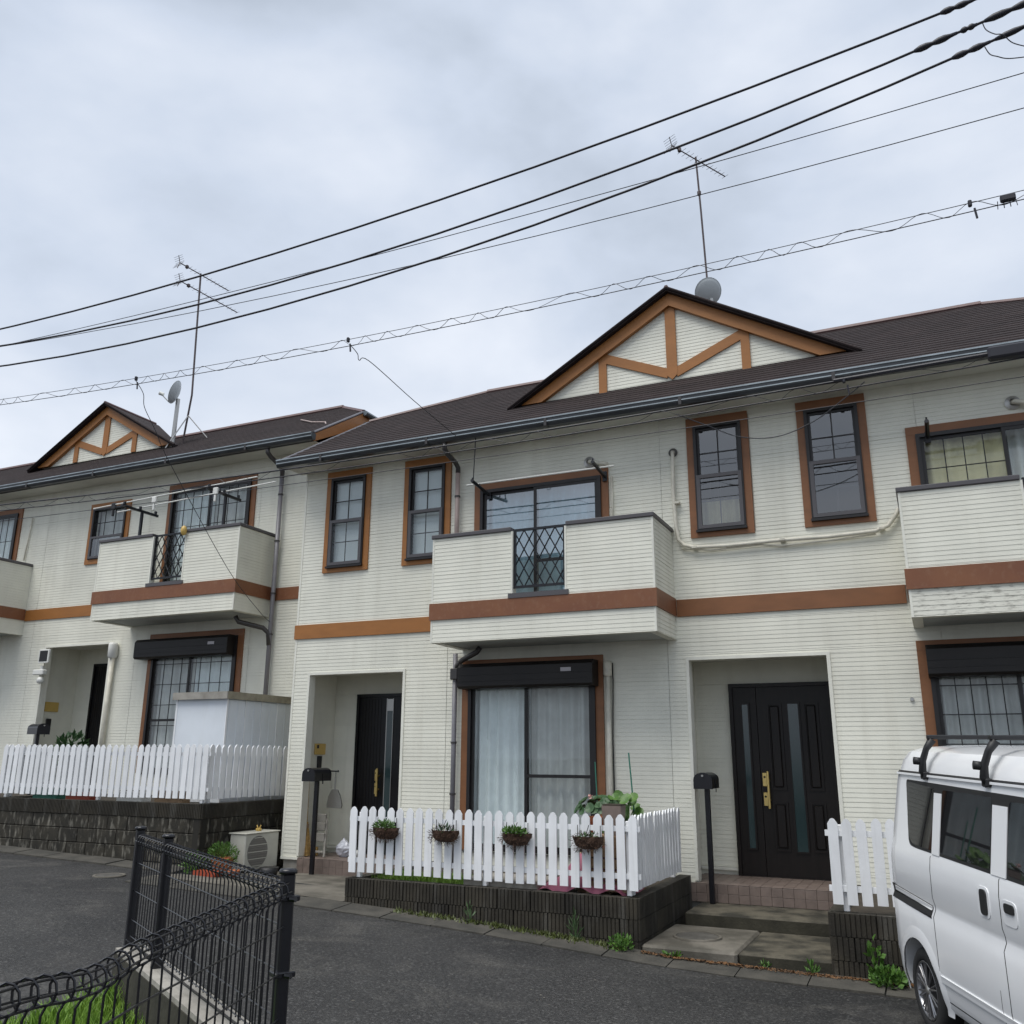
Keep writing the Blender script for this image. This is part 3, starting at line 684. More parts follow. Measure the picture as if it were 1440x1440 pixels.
def entrance_door(house, x0, x1, z0, z1, Y, kind):
    yd = Y
    dr = rect_frame(x0, x1, z0-.04, z1, .045, yd-.07, yd+.02).build('door', 'door_dark' if kind == 'panel' else 'door_black', house)
    if kind == 'panel':
        xs = x0+.27*(x1-x0)      # child leaf | main leaf
        B(x0+.045, xs-.004, yd-.035, yd, z0, z1-.045).build('leaf', 'door_dark', dr); B(xs+.004, x1-.045, yd-.04, yd, z0, z1-.045).build('leaf', 'door_dark', dr)
        def panel(a, c, lo, hi, m='door_dark', fr=.022):
            rect_frame(a-fr, c+fr, lo-fr, hi+fr, fr, yd-.058, yd-.038).build('moulding', 'door_dark', dr)
            if m == 'door_glass': B(a, c, yd-.048, yd-.041, lo, hi).build('glass_slit', m, dr)
            else: BB(a+.012, c-.012, yd-.056, yd-.039, lo+.012, hi-.012, .012).build('panel', m, dr)
        wc = xs-x0
        panel(x0+wc*.46, x0+wc*.68, z0+.32, z1-.26, 'door_glass')
        mw = x1-.045-xs
        panel(xs+mw*.44, xs+mw*.585, z0+.30, z1-.26, 'door_glass')
        for a, c in ((.17, .33), (.68, .84)):
            panel(xs+mw*a, xs+mw*c, z0+1.02, z1-.27); panel(xs+mw*a, xs+mw*c, z0+.32, z0+.84)
        hx = xs+.095; hz0, hz1 = z0+.78, z0+1.22
    else:
        B(x0+.045, x1-.045, yd-.04, yd, z0, z1-.045).build('leaf', 'door_black', dr)
        w_ = x1-x0
        for i in range(1, 8):
            x = x0+.045+i*.055; B(x-.003, x+.003, yd-.045, yd-.041, z0+.02, z1-.07).build('groove_bead', 'door_dark', dr)
        gx0, gx1 = x0+w_*.61, x0+w_*.72
        B(gx0, gx1, yd-.05, yd-.041, z0+.2, z1-.26).build('glass_slit', 'door_glass', dr)
        B(gx0-.014, gx0-.001, yd-.052, yd-.041, z0+.1, z1-.07).build('steel_strip', 'steel', dr); B(gx1+.001, gx1+.009, yd-.052, yd-.041, z0+.1, z1-.07).build('steel_strip', 'steel', dr)
        B(gx0, gx1, yd-.051, yd-.041, z1-.255, z1-.08).build('steel_panel', 'steel', dr)
        hx = x0+w_*.50; hz0, hz1 = z0+.80, z0+1.20
    MB().bbox(hx-.014, hx+.014, yd-.125, yd-.097, hz0, hz1, .006).build('handle', 'gold', dr)
    for z in (hz0+.03, hz1-.18): 
        MB().bbox(hx-.075, hx-.02, yd-.055, yd-.041, z, z+.16, .004).build('lock_plate', 'gold', dr); MB().box(hx-.04, hx+.012, yd-.10, yd-.05, z+.06, z+.085).build('handle_stay', 'gold', dr)
        MB().lathe([(0, 0), (.012, 0), (.012, .01)], 10, Matrix.Translation((hx-.048, yd-.056, z+.11)) @ Matrix.Rotation(math.pi/2, 4, 'X')).build('keyhole', 'frame_dark', dr)
    return dr
def tiles(x0, x1, yedge, yback, z, zlow, n=15):
    base = B(x0, x1, yedge+.012, yback, zlow, z-.008).build('porch_floor', 'tile_joint', kind='structure')
    w_ = (x1-x0)/n; me = BB(.0015, w_-.0015, .0015, w_-.0015, -.008, 0, .0015).mesh('tile', 'tile'); y = yedge
    while y < yback-.05:
        for i in range(n): link('tile', me, base, loc=(x0+i*w_, y, z+R.uniform(-.0008, .0008)))
        y += w_
    h = (z-.01-zlow)/2; mr = BB(.0015, w_-.0015, 0, .012, .0015, h-.0015, .0015).mesh('tile', 'tile')
    for k in range(2):
        for i in range(n): link('tile', mr, base, loc=(x0+i*w_, yedge-.001+R.uniform(-.0008, .0008), zlow+k*h))

def pipe(house, pts, r, m, name='downpipe', n=10): return MB().tube(pts, r, n).build(name, m, house, smooth=True)
def bracket(parent, x, y, z, r, m='gutter_dark'):
    MB().lathe([(r+.004, -.012), (r+.009, -.012), (r+.009, .012), (r+.004, .012)], 12, Matrix.Translation((x, y, z))).build('pipe_clip', m, parent)

# ---- house 1
UN = 5.64
W_END = 11.56
H1 = thing('row_house', 'cream clad two storey row house with dark door porches and trellised balcony, beside the van', 'house', (0, 0, 0))
front1 = lambda u, n, z: (u, -n, z)
holes = []
for o in (0, UN):
    holes += [(o+.46, o+1.19, 4.07, 5.56), (o+1.85, o+2.56, 4.07, 5.56), (o+3.05, o+4.92, 3.10, 5.05), (o+2.91, o+4.80, .2, 2.58), (o+.303, o+1.91, -1, 2.52)]
h_sid = [(a-.02, b_+.02, c-.02, d+.02) for a, b_, c, d in holes]
h_sid += [(-1, 20, 3.052, 3.263)]
for o in (0, UN): h_sid += [(o+2.83, o+5.81, 3.0, 3.3)]
WALL = core(H1, front1, .0145, W_END, -.0, 5.70, holes)
siding(WALL, front1, .015, W_END-.015, 0, 5.68, h_sid, (5.69, 8.755, 2.6, 11.33))
leftP = lambda u, n, z: (0-n, 6-u, z)
core(H1, leftP, .0, 5.985, 0, 5.72, ()); siding(WALL, leftP, 3.5, 5.985, 0, 5.70, (), ())
for y in (): pass
B(.0145, W_END, 5.86, 6.0, -.3, 5.72).build('wall', 'siding', H1); B(W_END-.12, W_END, .14, 5.86, -.3, 5.72).build('wall', 'siding', H1)
# gable end walls above the eave
for xx in (0.03, W_END-.1): MB().prism([(.0, 5.70), (6, 5.70), (4.2, 6.95), (1.7, 6.95)], xx, xx+.06, 'x').build('gable_wall', 'siding', H1)
B(.14, W_END-.13, .15, 5.85, 2.68, 2.92).build('floor_slab', 'interior', H1); B(.14, W_END-.13, .15, 5.85, -.2, -.05).build('floor_slab', 'interior', H1)
B(.14, W_END-.13, 2.6, 2.7, -.04, 5.6).build('inner_wall', 'interior', H1); B(5.66, 5.78, 1.0, 2.6, -.04, 5.6).build('inner_wall', 'interior', H1)
B(.14, W_END-.13, .15, 5.85, 5.6, 5.65).build('ceiling', 'interior', H1)
# foundation
B(.03, W_END-.03, .02, 5.9, -.7, -.012).build('foundation', 'concrete_light', H1)
MB().box(-.006, .30, -.016, .02, -.03, .004).box(1.945, 5.90, -.016, .02, -.03, .004).box(7.585, W_END, -.016, .02, -.03, .004).build('base_trim', 'corner_trim', H1)
B(-.006, .0, -.016, 6, -.03, .004).build('base_trim', 'corner_trim', H1)
# corner trim, band
MB().box(-.006, .028, -.006, .02, 0, 3.05).box(-.006, .028, -.006, .02, 3.265, 5.66).build('corner_trim', 'corner_trim', H1)
MB().box(-.016, .0, .02, .055, 0, 5.66).build('corner_trim', 'corner_grey', H1)
MB().box(-.022, 2.808, -.022, .002, 3.054, 3.263).build('band', 'trim_ochre', H1)
MB().box(5.832, 8.446, -.022, .002, 3.054, 3.263).build('band', 'trim_brown', H1)
MB().box(-.022, -.0, .002, 6, 3.054, 3.263).build('band', 'trim_ochre', H1)
# windows
tall_window(H1, .42, 1.226, 4.028, 5.616, 0, 'trim_ochre', 'blind'); tall_window(H1, 1.815, 2.596, 4.028, 5.616, 0, 'trim_ochre', 'blind')
tall_window(H1, UN+.413, UN+1.199, 4.028, 5.616, 0, 'trim_brown', 'half', 'glass_dark'); tall_window(H1, UN+1.788, UN+2.587, 4.028, 5.616, 0, 'trim_brown', None, 'glass_dark')
slide_door(H1, 2.99, 4.98, 3.12, 5.105, 0, 'trim_brown', (0, 0), ('curtain', 10), 'glass_sky', rail=(3.92, (1,)))
slide_door(H1, UN+2.99, UN+4.98, 3.12, 5.105, 0, 'trim_brown', ((4, 5), (1, 1)), (('curtain_beige', 'curtain_grey'), 10), 'glass', tw=.1, split=.50)
sw = slide_door(H1, 2.85, 4.852, .22, 2.63, 0, 'trim_brown', (0, 0), (('curtain', 'curtain_grey'), 12), 'glass', tw=.105, rail=(1.14, (1,)))
shutter(sw, 2.90, 4.79, 2.235, 2.56, -.02)
sw = slide_door(H1, UN+2.85, UN+4.852, .22, 2.63, 0, 'trim_brown', ((5, 7), (5, 7)), (('curtain_grey', 'curtain_grey'), 14), 'glass', tw=.105)
shutter(sw, UN+2.94, UN+4.80, 2.22, 2.56, -.02, False)
# balconies
balcony(H1, 2.832, 5.807, 2.771, 3.058, 3.272, 4.13, 0, .881, (3.965, 4.705, 3.30), 'band_worn')
balcony(H1, UN+2.85, UN+5.815, 2.771, 3.058, 3.272, 4.10, 0, .881, (UN+3.99, UN+4.72, 3.30), 'band_worn', stained=True)
# porches
for o, dx0, dx1, kind in ((0, .579, 1.47, 'slim'), (UN, .593, 1.83, 'panel')):
    a, c = o+.303, o+1.905
    p = porch(H1, a, c, 2.52, 0, .9, o+.14, o+2.0, 0, (o+dx0, o+dx1, 2.29), 0)
    entrance_door(H1, o+dx0, o+dx1, .0, 2.285, .9, kind)
    tiles(o+.16 if o else .30, o+1.95, -.03, .86, -.001, -.2)
# pipes
D1 = pipe(H1, [(2.74, -.49, 5.62), (2.74, -.49, 5.55), (2.74, -.42, 5.49), (2.74, -.16, 5.44), (2.74, -.075, 5.38), (2.74, -.075, 5.30)], .035, 'gutter_dark')
pipe(H1, [(2.74, -.075, 5.30), (2.74, -.075, 4.0)], .033, 'pipe_pink'); bracket(D1, 2.74, -.075, 4.95, .033)
D2 = pipe(H1, [(2.765, -.075, 2.72), (2.765, -.075, .05)], .033, 'pipe_grey'); bracket(D2, 2.765, -.075, 1.55, .033); bracket(D2, 2.765, -.075, .9, .033)
pipe(H1, [(3.25, -.30, 2.76), (3.2, -.30, 2.70), (2.90, -.14, 2.62), (2.80, -.09, 2.56), (2.78, -.08, 2.38)], .036, 'gutter_dark')
MB().bbox(2.715, 2.83, -.135, -.02, 2.37, 2.52, .01).build('pipe_hopper', 'gutter_dark', H1)
# beige air-conditioner ducts
dct = pipe(H1, [(4.925, -.055, 2.44), (4.925, -.055, .08)], .030, 'pipe_beige', 'duct'); MB().lathe([(.0, .16), (.048, .16), (.055, .13), (.055, 0), (.05, -.02), (.03, -.03)], 14, Matrix.Translation((4.925, -.06, 2.38))).build('duct_cap', 'pipe_beige', dct, smooth=True)
pipe(H1, [(4.975, -.02, 2.52), (4.985, -.03, 2.3), (4.965, -.03, 1.6), (4.97, -.03, .3)], .008, 'black_plastic', 'cable')
cd_ = pipe(H1, [(5.87, .0, 5.19), (5.87, -.045, 5.19), (5.872, -.06, 5.14), (5.86, -.055, 4.6), (5.875, -.055, 4.2), (5.90, -.055, 4.02), (5.97, -.055, 3.94), (6.10, -.055, 3.90), (6.5, -.055, 3.885), (7.1, -.055, 3.895), (7.7, -.055, 3.885), (8.2, -.055, 3.90), (8.34, -.055, 3.95), (8.43, -.055, 4.06), (8.47, -.055, 4.14)], .024, 'pipe_beige', 'duct')
pipe(H1, [(5.93, -.035, 3.90), (6.3, -.04, 3.85), (6.9, -.035, 3.865), (7.15, -.035, 3.83), (7.7, -.04, 3.84), (8.2, -.035, 3.87)], .010, 'pipe_beige', 'cable')
MB().lathe([(.02, 0), (.055, 0), (.06, .02), (.03, .03)], 16, Matrix.Translation((5.87, -.0, 5.19)) @ Matrix.Rotation(math.pi/2, 4, 'X')).build('wall_flange', 'iron', cd_)
for x, z in ((5.905, 4.5), (6.1, 3.90), (7.16, 3.90), (8.27, 3.925)): MB().box(x-.03, x+.03, -.085, .0, z-.012, z+.012).build('pipe_clip', 'pipe_beige', cd_)
# vent pipes beside the balcony doors
for x, z in ((4.72, 5.215), (UN+4.12, 5.24)):
    v = MB().lathe([(.028, 0), (.075, 0), (.08, .018), (.04, .03)], 18, Matrix.Translation((x, -.001, z)) @ Matrix.Rotation(math.pi/2, 4, 'X')).build('vent_flange', 'steel', H1)
    MB().tube([(x, -.02, z), (x+.02, -.07, z-.01), (x+.16, -.085, z-.05), (x+.28, -.08, z-.085)], .028, 10).build('vent_pipe', 'pipe_beige', v, smooth=True)
pipe(H1, [(5.03, -.02, 4.98), (5.035, -.03, 4.2)], .012, 'pipe_beige', 'cable')
# name plates, intercom
MB().bbox(.143, .162, .42, .68, 1.39, 1.55, .004).build('name_plate', 'yellow_plate', H1); MB().bbox(.143, .166, .50, .60, 1.20, 1.37, .006).build('intercom', 'black_plastic', H1)
MB().bbox(.160, .166, .46, .51, 1.48, 1.53, .002).build('plate_mark', 'frame_dark', H1)
# sill sticker on W4 wall: small wall plug
MB().lathe([(0, .02), (.02, .02), (.022, 0)], 10, Matrix.Translation((8.39, -.001, 2.0)) @ Matrix.Rotation(math.pi/2, 4, 'X')).build('wall_plug', 'steel', H1)
# roof and gable
RF1, ZRG1 = make_roof(H1, -.14, 11.69, -.45, 5.775, 1.84, 2.95, 1.69, 9.86, 0, 5.655)
gable(H1, 5.71, .80, 2.45, 6.535, 7.955, 2.95, .585, 'trim_ochre', 0)

# ---- house 2 (to the left, set back and higher)
DZ = .82; Y2 = .95
H2 = thing('row_house', 'cream clad row house on the raised plot, white shed standing in front of it', 'house', (-.6, Y2, DZ))
front2 = lambda u, n, z: (u, Y2-n, z)
XL, XR = -13.2, -.62
holes2 = [(-5.80, -4.90, 4.95, 5.98), (-3.80, -1.92, 3.95, 6.12), (-9.5, -7.95, 3.95, 6.14), (-3.86, -1.90, 1.05, 3.36), (-6.62, -4.93, -1, 3.33), (-9.9, -8.2, 1.05, 3.36)]
hs2 = [(a-.02, b_+.02, c-.02, d+.02) for a, b_, c, d in holes2]+[(-30, 20, 3.875, 4.085), (-4.49, -1.33, 3.8, 4.12), (-10.2, -7.35, 3.8, 4.12)]
W2 = core(H2, front2, XL, XR-.0145, DZ-.1, 6.50, holes2)
siding(W2, front2, XL, XR-.015, DZ, 6.46, hs2, (-7.05, -4.30, -1.72), DZ)
right2 = lambda u, n, z: (XR+n, Y2+u, z)
core(H2, right2, .0, 5.0, DZ-.1, 6.5, ()); siding(W2, right2, .015, 2.6, DZ, 6.46, (), (), DZ)
B(XL, XR-.02, 6.2, 6.3, DZ, 6.5).build('wall', 'siding', H2); B(XL, XL+.1, 1.1, 6.2, DZ, 6.5).build('wall', 'siding', H2)
MB().prism([(.95, 6.45), (5.2, 6.45), (4.2, 7.15), (1.9, 7.15)], XR-.08, XR-.02, 'x').build('gable_wall', 'siding', H2)
B(XL+.1, XR-.14, 1.1, 6.2, 3.5, 3.72).build('floor_slab', 'interior', H2); B(XL+.1, XR-.14, 3.4, 3.5, DZ, 6.4).build('inner_wall', 'interior', H2); B(XL+.1, XR-.14, 1.1, 6.2, 6.4, 6.45).build('ceiling', 'interior', H2)
B(XL, XR-.02, Y2+.02, 6.2, -.2, DZ-.02).build('foundation', 'concrete_light', H2)
MB().box(-1.315, XR+.02, Y2-.022, Y2+.002, 3.876, 4.084).build('band', 'band_worn', H2); MB().box(-7.33, -4.515, Y2-.022, Y2+.002, 3.876, 4.084).build('band', 'trim_ochre', H2)
MB().box(XR-.03, XR+.006, Y2-.006, Y2+.02, DZ, 3.87).box(XR-.03, XR+.006, Y2-.006, Y2+.02, 4.09, 6.46).build('corner_trim', 'corner_grey', H2)
# windows
def small_window(house, x0, x1, z0, z1, Y, trim):
    a, c, lo, hi = x0+.09, x1-.09, z0+.09, z1-.10
    win = rect_frame(a, c, lo, hi, .04, Y-.05, Y+.06).build('window', 'frame_dark', house); trims(win, x0, x1, z0, z1, Y, trim, .09, .10)
    mid = lo+(hi-lo)*.42
    rect_frame(a+.02, c-.02, lo+.012, mid+.02, .04, Y-.062, Y-.022).build('sash', 'frame_grey', win)
    B(a+.04, c-.04, Y+.002, Y+.006, mid, hi-.04).build('pane', 'glass', win); B(a+.06, c-.06, Y-.042, Y-.038, lo+.05, mid-.02).build('pane', 'glass_dark', win)
    for k in (1, 2): x = a+.04+(c-a-.08)*k/3; B(x-.008, x+.008, Y-.006, Y+.001, mid+.02, hi-.04).build('muntin', 'frame_dark', win)
    z = (mid+hi)/2; B(a+.04, c-.04, Y-.005, Y+.0005, z-.008, z+.008).build('muntin', 'frame_dark', win)
    curtain(win, a+.03, c-.03, Y+.14, lo, hi, 'curtain_grey', 5)
small_window(H2, -5.88, -4.83, 4.87, 6.06, Y2, 'trim_ochre')
slide_door(H2, -3.88, -1.83, 3.98, 6.20, Y2, 'trim_brown', ((4, 6), (4, 6)), (('curtain', 'curtain_grey'), 12), 'glass', split=.5)
slide_door(H2, -9.6, -7.86, 3.98, 6.22, Y2, 'trim_brown', ((4, 4), (4, 4)), ('curtain', 10), 'glass')
sw = slide_door(H2, -3.95, -1.83, 1.08, 3.44, Y2, 'trim_brown', ((4, 6), (4, 6)), (('curtain_grey', 'curtain'), 12), 'glass', tw=.11, rail=(1.95, (0,)))
shutter(sw, -4.08, -1.98, 2.99, 3.33, Y2-.02, True, .22)
sw = slide_door(H2, -10.0, -8.08, 1.08, 3.44, Y2, 'trim_brown', ((4, 6), (4, 6)), ('curtain_grey', 12), 'glass', tw=.11)
balcony(H2, -4.49, -1.337, 3.60, 3.885, 4.10, 4.975, Y2, .88, (-3.23, -2.48, 4.13), 'band_worn', zbase=DZ)
balcony(H2, -10.3, -7.35, 3.60, 3.885, 4.10, 4.955, Y2, .88, (-9.2, -8.4, 4.13), 'band_worn', zbase=DZ)
p = porch(H2, -6.62, -4.935, 3.33, Y2, .9, -6.78, -4.85, DZ, (-6.28, -5.2, 3.09), DZ)
entrance_door(H2, -6.28, -5.2, DZ, 3.085, Y2+.9, 'slim')
B(-6.78, -4.85, Y2-.3, Y2+.88, DZ-.3, DZ-.003).build('porch_slab', 'concrete', H2)
# porch lamp with sensor, name plate and intercom
lm = MB().bbox(-6.60, -6.53, Y2-.10, Y2-.02, 2.78, 2.98, .01).build('sensor_lamp', 'white_plastic', H2)
MB().bbox(-6.60, -6.33, Y2-.16, Y2-.12, 3.02, 3.28, .008).build('solar_panel', 'white_plastic', lm); MB().box(-6.57, -6.36, Y2-.163, Y2-.1605, 3.05, 3.25).build('cell', 'black_plastic', lm)
MB().bbox(-6.66, -6.38, Y2-.20, Y2-.10, 2.80, 2.90, .015).build('lamp_head', 'white_plastic', lm)
bm_ = MB().lathe([(.0, -.07), (.05, -.05), (.07, 0), (.05, .05), (0, .07)], 14, Matrix.Translation((-6.47, Y2-.15, 2.70))).build('sensor', 'white_plastic', lm, smooth=True)
MB().bbox(-6.776, -6.755, Y2+.25, Y2+.55, 2.16, 2.34, .004).build('name_plate', 'yellow_plate', H2); MB().bbox(-6.776, -6.75, Y2+.32, Y2+.43, 1.83, 2.03, .006).build('intercom', 'black_plastic', H2)
dct = pipe(H2, [(-4.78, Y2-.06, 3.18), (-4.80, Y2-.06, .9)], .042, 'pipe_beige', 'duct'); MB().lathe([(0, .28), (.07, .28), (.085, .24), (.085, .03), (.05, 0)], 14, Matrix.Translation((-4.78, Y2-.07, 3.05))).build('duct_cap', 'white_plastic', dct, smooth=True)
D3 = pipe(H2, [(-1.26, Y2-.46, 6.42), (-1.26, Y2-.46, 6.36), (-1.24, Y2-.40, 6.30), (-1.22, Y2-.16, 6.20), (-1.22, Y2-.09, 6.12), (-1.22, Y2-.09, 6.0)], .04, 'gutter_dark')
D4 = pipe(H2, [(-1.22, Y2-.09, 6.0), (-1.22, Y2-.09, 1.4)], .038, 'pipe_grey')
for z in (5.7, 4.88, 3.98, 3.30): bracket(D4, -1.22, Y2-.09, z, .038)
pipe(H2, [(-1.62, Y2-.5, 3.57), (-1.58, Y2-.46, 3.48), (-1.30, Y2-.18, 3.40), (-1.24, Y2-.11, 3.32), (-1.22, Y2-.10, 3.12)], .04, 'gutter_dark')
pipe(H2, [(-7.52, Y2-.03, 5.98), (-7.60, Y2-.03, 5.1)], .014, 'pipe_beige', 'cable')
RF2, ZRG2 = make_roof(H2, -13.4, -.32, Y2-.45, 6.585, 1.90, 3.05, -12.0, -1.62, Y2, 6.45)
gable(H2, -6.78, 1.80, 2.0, 7.43, 8.62, 3.05, .585, 'trim_ochre', DZ)
# snow-stop rod / cable on the far roof
MB().tube([(-1.9, 2.1, 7.62), (-1.2, 1.55, 7.27), (-.75, 1.35, 7.13), (-.62, 1.2, 7.02)], .014, 6).build('roof_cable', 'pipe_pink', RF2)

# ------------------------------------------------------------------ picket fences
def picket_mesh(h, w_=.086, t=.016):
    b = MB(); poly = [(-w_/2, 0), (w_/2, 0), (w_/2, h-.045), (w_*.44, h-.036), (w_*.20, h-.006), (0, h), (-w_*.20, h-.006), (-w_*.44, h-.036), (-w_/2, h-.045)]
    return b.prism(poly, 0, t, 'y').mesh('picket', 'white_paint')
def picket_fence(label, runs, z0, z1, ground, sp=.1195, w_=.086):
    t = thing('picket_fence', label, 'fence', (runs[0][0], runs[0][1], ground)); me = picket_mesh(z1-z0, w_)
    for (x0, y0, x1, y1) in runs:
        Lg = math.hypot(x1-x0, y1-y0); ang = math.atan2(y1-y0, x1-x0); n = round(Lg/sp)
        def P(u, v): return (x0+u*math.cos(ang)-v*math.sin(ang), y0+u*math.sin(ang)+v*math.cos(ang))
        for i in range(n+1):
            x, y = P(i*Lg/n, 0)
            link('picket', me, t, loc=(x, y, z0+R.uniform(-.006, .006)), rot=(R.uniform(-.012, .012), R.uniform(-.009, .009), ang+R.uniform(-.02, .02)))
        for z in (z0+.10, z1-.155):
            b = MB(); p0 = P(-.06, .0); b.box(-.07, Lg+.07, .019, .045, 0, .05); b.build('rail', 'white_paint', t, loc=(x0, y0, z), rot=(0, 0, ang))
        m = max(1, round(Lg/1.7))
        for i in range(m+1):
            b = MB().bbox(-.025, .025, .047, .097, 0, z1-.06-ground, .005); x, y = P(min(max(i*Lg/m, .06), Lg-.06), 0); b.build('post', 'white_paint', t, loc=(x, y, ground), rot=(0, 0, ang))
    return t
picket_fence('white picket fence hung with four coir flower baskets, on the low ribbed wall', [(2.56, -2.00, 5.80, -2.00), (5.815, -1.92, 5.815, -.30)], .135, .825, .08)
picket_fence('short white picket fence between the entrance steps and the van', [(7.66, -2.00, 11.3, -2.00)], .145, .86, .08)
picket_fence('long white picket fence on the tall stained block wall in front of the shed', [(-4.42, -1.21, -.42, -1.21), (-.405, -1.10, -.405, .80), (-4.46, .3, -4.46, -1.12)], .80, 1.515, .745)

# ------------------------------------------------------------------ foliage helper
def leafball(n, c, r, size, rr, flat=.0, up=.3, aspect=.5):
    """leaf blades scattered in an ellipsoid volume, each two triangles folded"""
    b = MB()
    for _ in range(n):
        while True:
            p = Vector((rr.uniform(-1, 1), rr.uniform(-1, 1), rr.uniform(-1, 1)))
            if .15 < p.length < 1: break
        o = Vector((c[0]+p.x*r[0], c[1]+p.y*r[1], c[2]+p.z*r[2]))
        d = (p+Vector((rr.uniform(-.7, .7), rr.uniform(-.7, .7), up+rr.uniform(-.4, .6)))).normalized(); s = size*rr.uniform(.6, 1.3)
        a = d.cross(Vector((rr.uniform(-1, 1), rr.uniform(-1, 1), rr.uniform(-.2, 1)))).normalized(); nn = d.cross(a)
        t = o+d*s; m1 = o+d*s*.5+a*s*aspect*.5+nn*s*.08; m2 = o+d*s*.5-a*s*aspect*.5+nn*s*.08
        b.add([o, m1, t, m2], [(0, 1, 2), (0, 2, 3)])
    return b
def roundleaf(b, c, nrm, s, rr):
    nrm = nrm.normalized(); a = nrm.cross(Vector((.3, .2, 1))).normalized(); d = nrm.cross(a); n = 9; vs = [c-nrm*s*.12]
    for k in range(n):
        t = 2*math.pi*k/n; w_ = s*(.5 if k else .38)*rr.uniform(.9, 1.08); vs.append(c+a*math.cos(t)*w_+d*math.sin(t)*w_)
    b.add(vs, [(0, 1+k, 1+(k+1) % n) for k in range(n)])

# hanging baskets
bx = [3.01, 3.75, 4.58, 5.36]
BL = ['coir basket with bushy fine leaved plant, hung on the fence end near the steel dustpan', 'coir basket with a few long green leaves, second on the fence from the dustpan', 'coir basket full of low green leaves, on the fence before the pleated net curtain centre', 'coir basket with sparse white edged leaves, on the fence below the potted geraniums']
for i, x in enumerate(bx):
    z = .62; t = thing('hanging_basket', BL[i], 'flower basket', (x, -2.03, z-.17), 'coir baskets on the picket fence')
    b = MB(); n, m = 14, 6; rr = random.Random(i)
    rows = []
    for j in range(m+1):
        ph = j/m*math.pi/2; row = []
        for k in range(n+1):
            th = math.pi*k/n; w_ = (.16*math.cos(ph)**.6 if j < m else .01)*rr.uniform(.94, 1.06)
            row.append((x+w_*math.cos(th), -2.022-w_*.85*math.sin(th), z-.125*math.sin(ph)))
        rows.append(row)
    b.v = [p for r_ in rows for p in r_]; b.f = [(j*(n+1)+k, j*(n+1)+k+1, (j+1)*(n+1)+k+1, (j+1)*(n+1)+k) for j in range(m) for k in range(n)]
    b.build('coir_liner', 'coir', t)
    b = MB(); b.v = rows[0]; b.f = [tuple(range(n+1))]; s_ = b.build('soil', 'soil', t); s_.location.z = -.012
    fz = leafball(420, (x, -2.085, z-.05), (.17, .10, .09), .04, rr, aspect=.12, up=-.3); fz.build('coir_fibre', 'coir', t, kind='stuff')
    for k in range(3): MB().tube([(x-.12+.12*k, -2.025-(.12 if k == 1 else 0), z-.02), (x-.12+.12*k, -2.022, z+.10)], .004, 5).build('hook', 'black_metal', t)
    if i == 0: leafball(320, (x, -2.09, z+.015), (.12, .07, .045), .04, rr, aspect=.3, up=.6).build('plant', 'leaf_light', t)
    elif i == 1: leafball(34, (x, -2.09, z-.005), (.10, .06, .02), .07, rr, aspect=.22, up=.7).build('plant', 'leaf_dark', t)
    elif i == 2: leafball(320, (x, -2.09, z+.01), (.12, .07, .04), .04, rr, aspect=.5, up=.5).build('plant', 'leaf_light', t)
    else: leafball(34, (x, -2.09, z-.005), (.11, .06, .02), .05, rr, aspect=.5, up=.4).build('plant', 'leaf_grey', t)

# terrace plants behind the fence
rr = random.Random(3)
t = thing('potted_geranium', 'dark green round leaved geranium in a terracotta pot behind the fence corner', 'potted plant', (5.28, -1.5, .05))
MB().lathe([(.0, .0), (.10, .0), (.14, .30), (.155, .31), (.155, .35), (.13, .35), (.12, .3), (0, .3)], 18, Matrix.Translation((5.28, -1.5, .42))).build('pot', 'terracotta', t, smooth=True)
B(5.1, 5.46, -1.68, -1.32, .045, .42).build('stand', 'wood', t)
b = MB()
for _ in range(60):
    d = Vector((rr.gauss(0, 1), rr.gauss(0, 1), abs(rr.gauss(0, .8)))).normalized(); roundleaf(b, Vector((5.28, -1.5, .83))+Vector((d.x*.24, d.y*.2, d.z*.15)), d+Vector((0, -.3, .5)), .10*rr.uniform(.7, 1.2), rr)
b.build('foliage', 'leaf_dark', t)
leafball(10, (5.25, -1.62, .97), (.012, .012, .02), .03, rr, aspect=.9).build('flower', 'pink_flower', t)
t = thing('squash_plant', 'light green broad leaved plant climbing a thin green stake by the fence corner', 'plant', (5.68, -1.35, .05))
BB(5.36, 5.70, -1.6, -1.25, .05, .50, .01).build('planter', 'wood', t)
b = MB()
for _ in range(60):
    c = Vector((rr.uniform(5.36, 5.70), rr.uniform(-1.6, -1.25), rr.uniform(.62, .98))); roundleaf(b, c, Vector((rr.uniform(-.5, .6), -.6+rr.uniform(-.4, .4), rr.uniform(.2, 1))), rr.uniform(.07, .13), rr)
b.build('foliage', 'leaf_light', t)
b = MB()
for _ in range(14): x = rr.uniform(5.4, 5.66); y = rr.uniform(-1.55, -1.3); b.tube([(x, y, .5), (x+rr.uniform(-.05, .05), y, .9)], .005, 4)
b.build('stem', 'leaf_light', t)
MB().tube([(5.66, -1.35, .3), (5.58, -1.35, 1.42)], .008, 6).build('stake', 'green_plastic', t)
MB().tube([(4.98, -.6, .06), (4.93, -.6, 1.32)], .007, 6).build('garden_stake', 'green_plastic', label='thin green garden stake leaning by the shutter window edge', cat='stake')
t = thing('plant_pot', 'square weathered terracotta pot standing on wooden crate at the fence corner', 'pot', (5.55, -1.82, .5))
MB().prism([(5.46, .62), (5.62, .62), (5.645, .90), (5.44, .90)], -1.86, -1.70, 'y').build('pot_body', 'tile', t); B(5.45, 5.635, -1.855, -1.705, .90, .915).build('soil', 'soil', t)
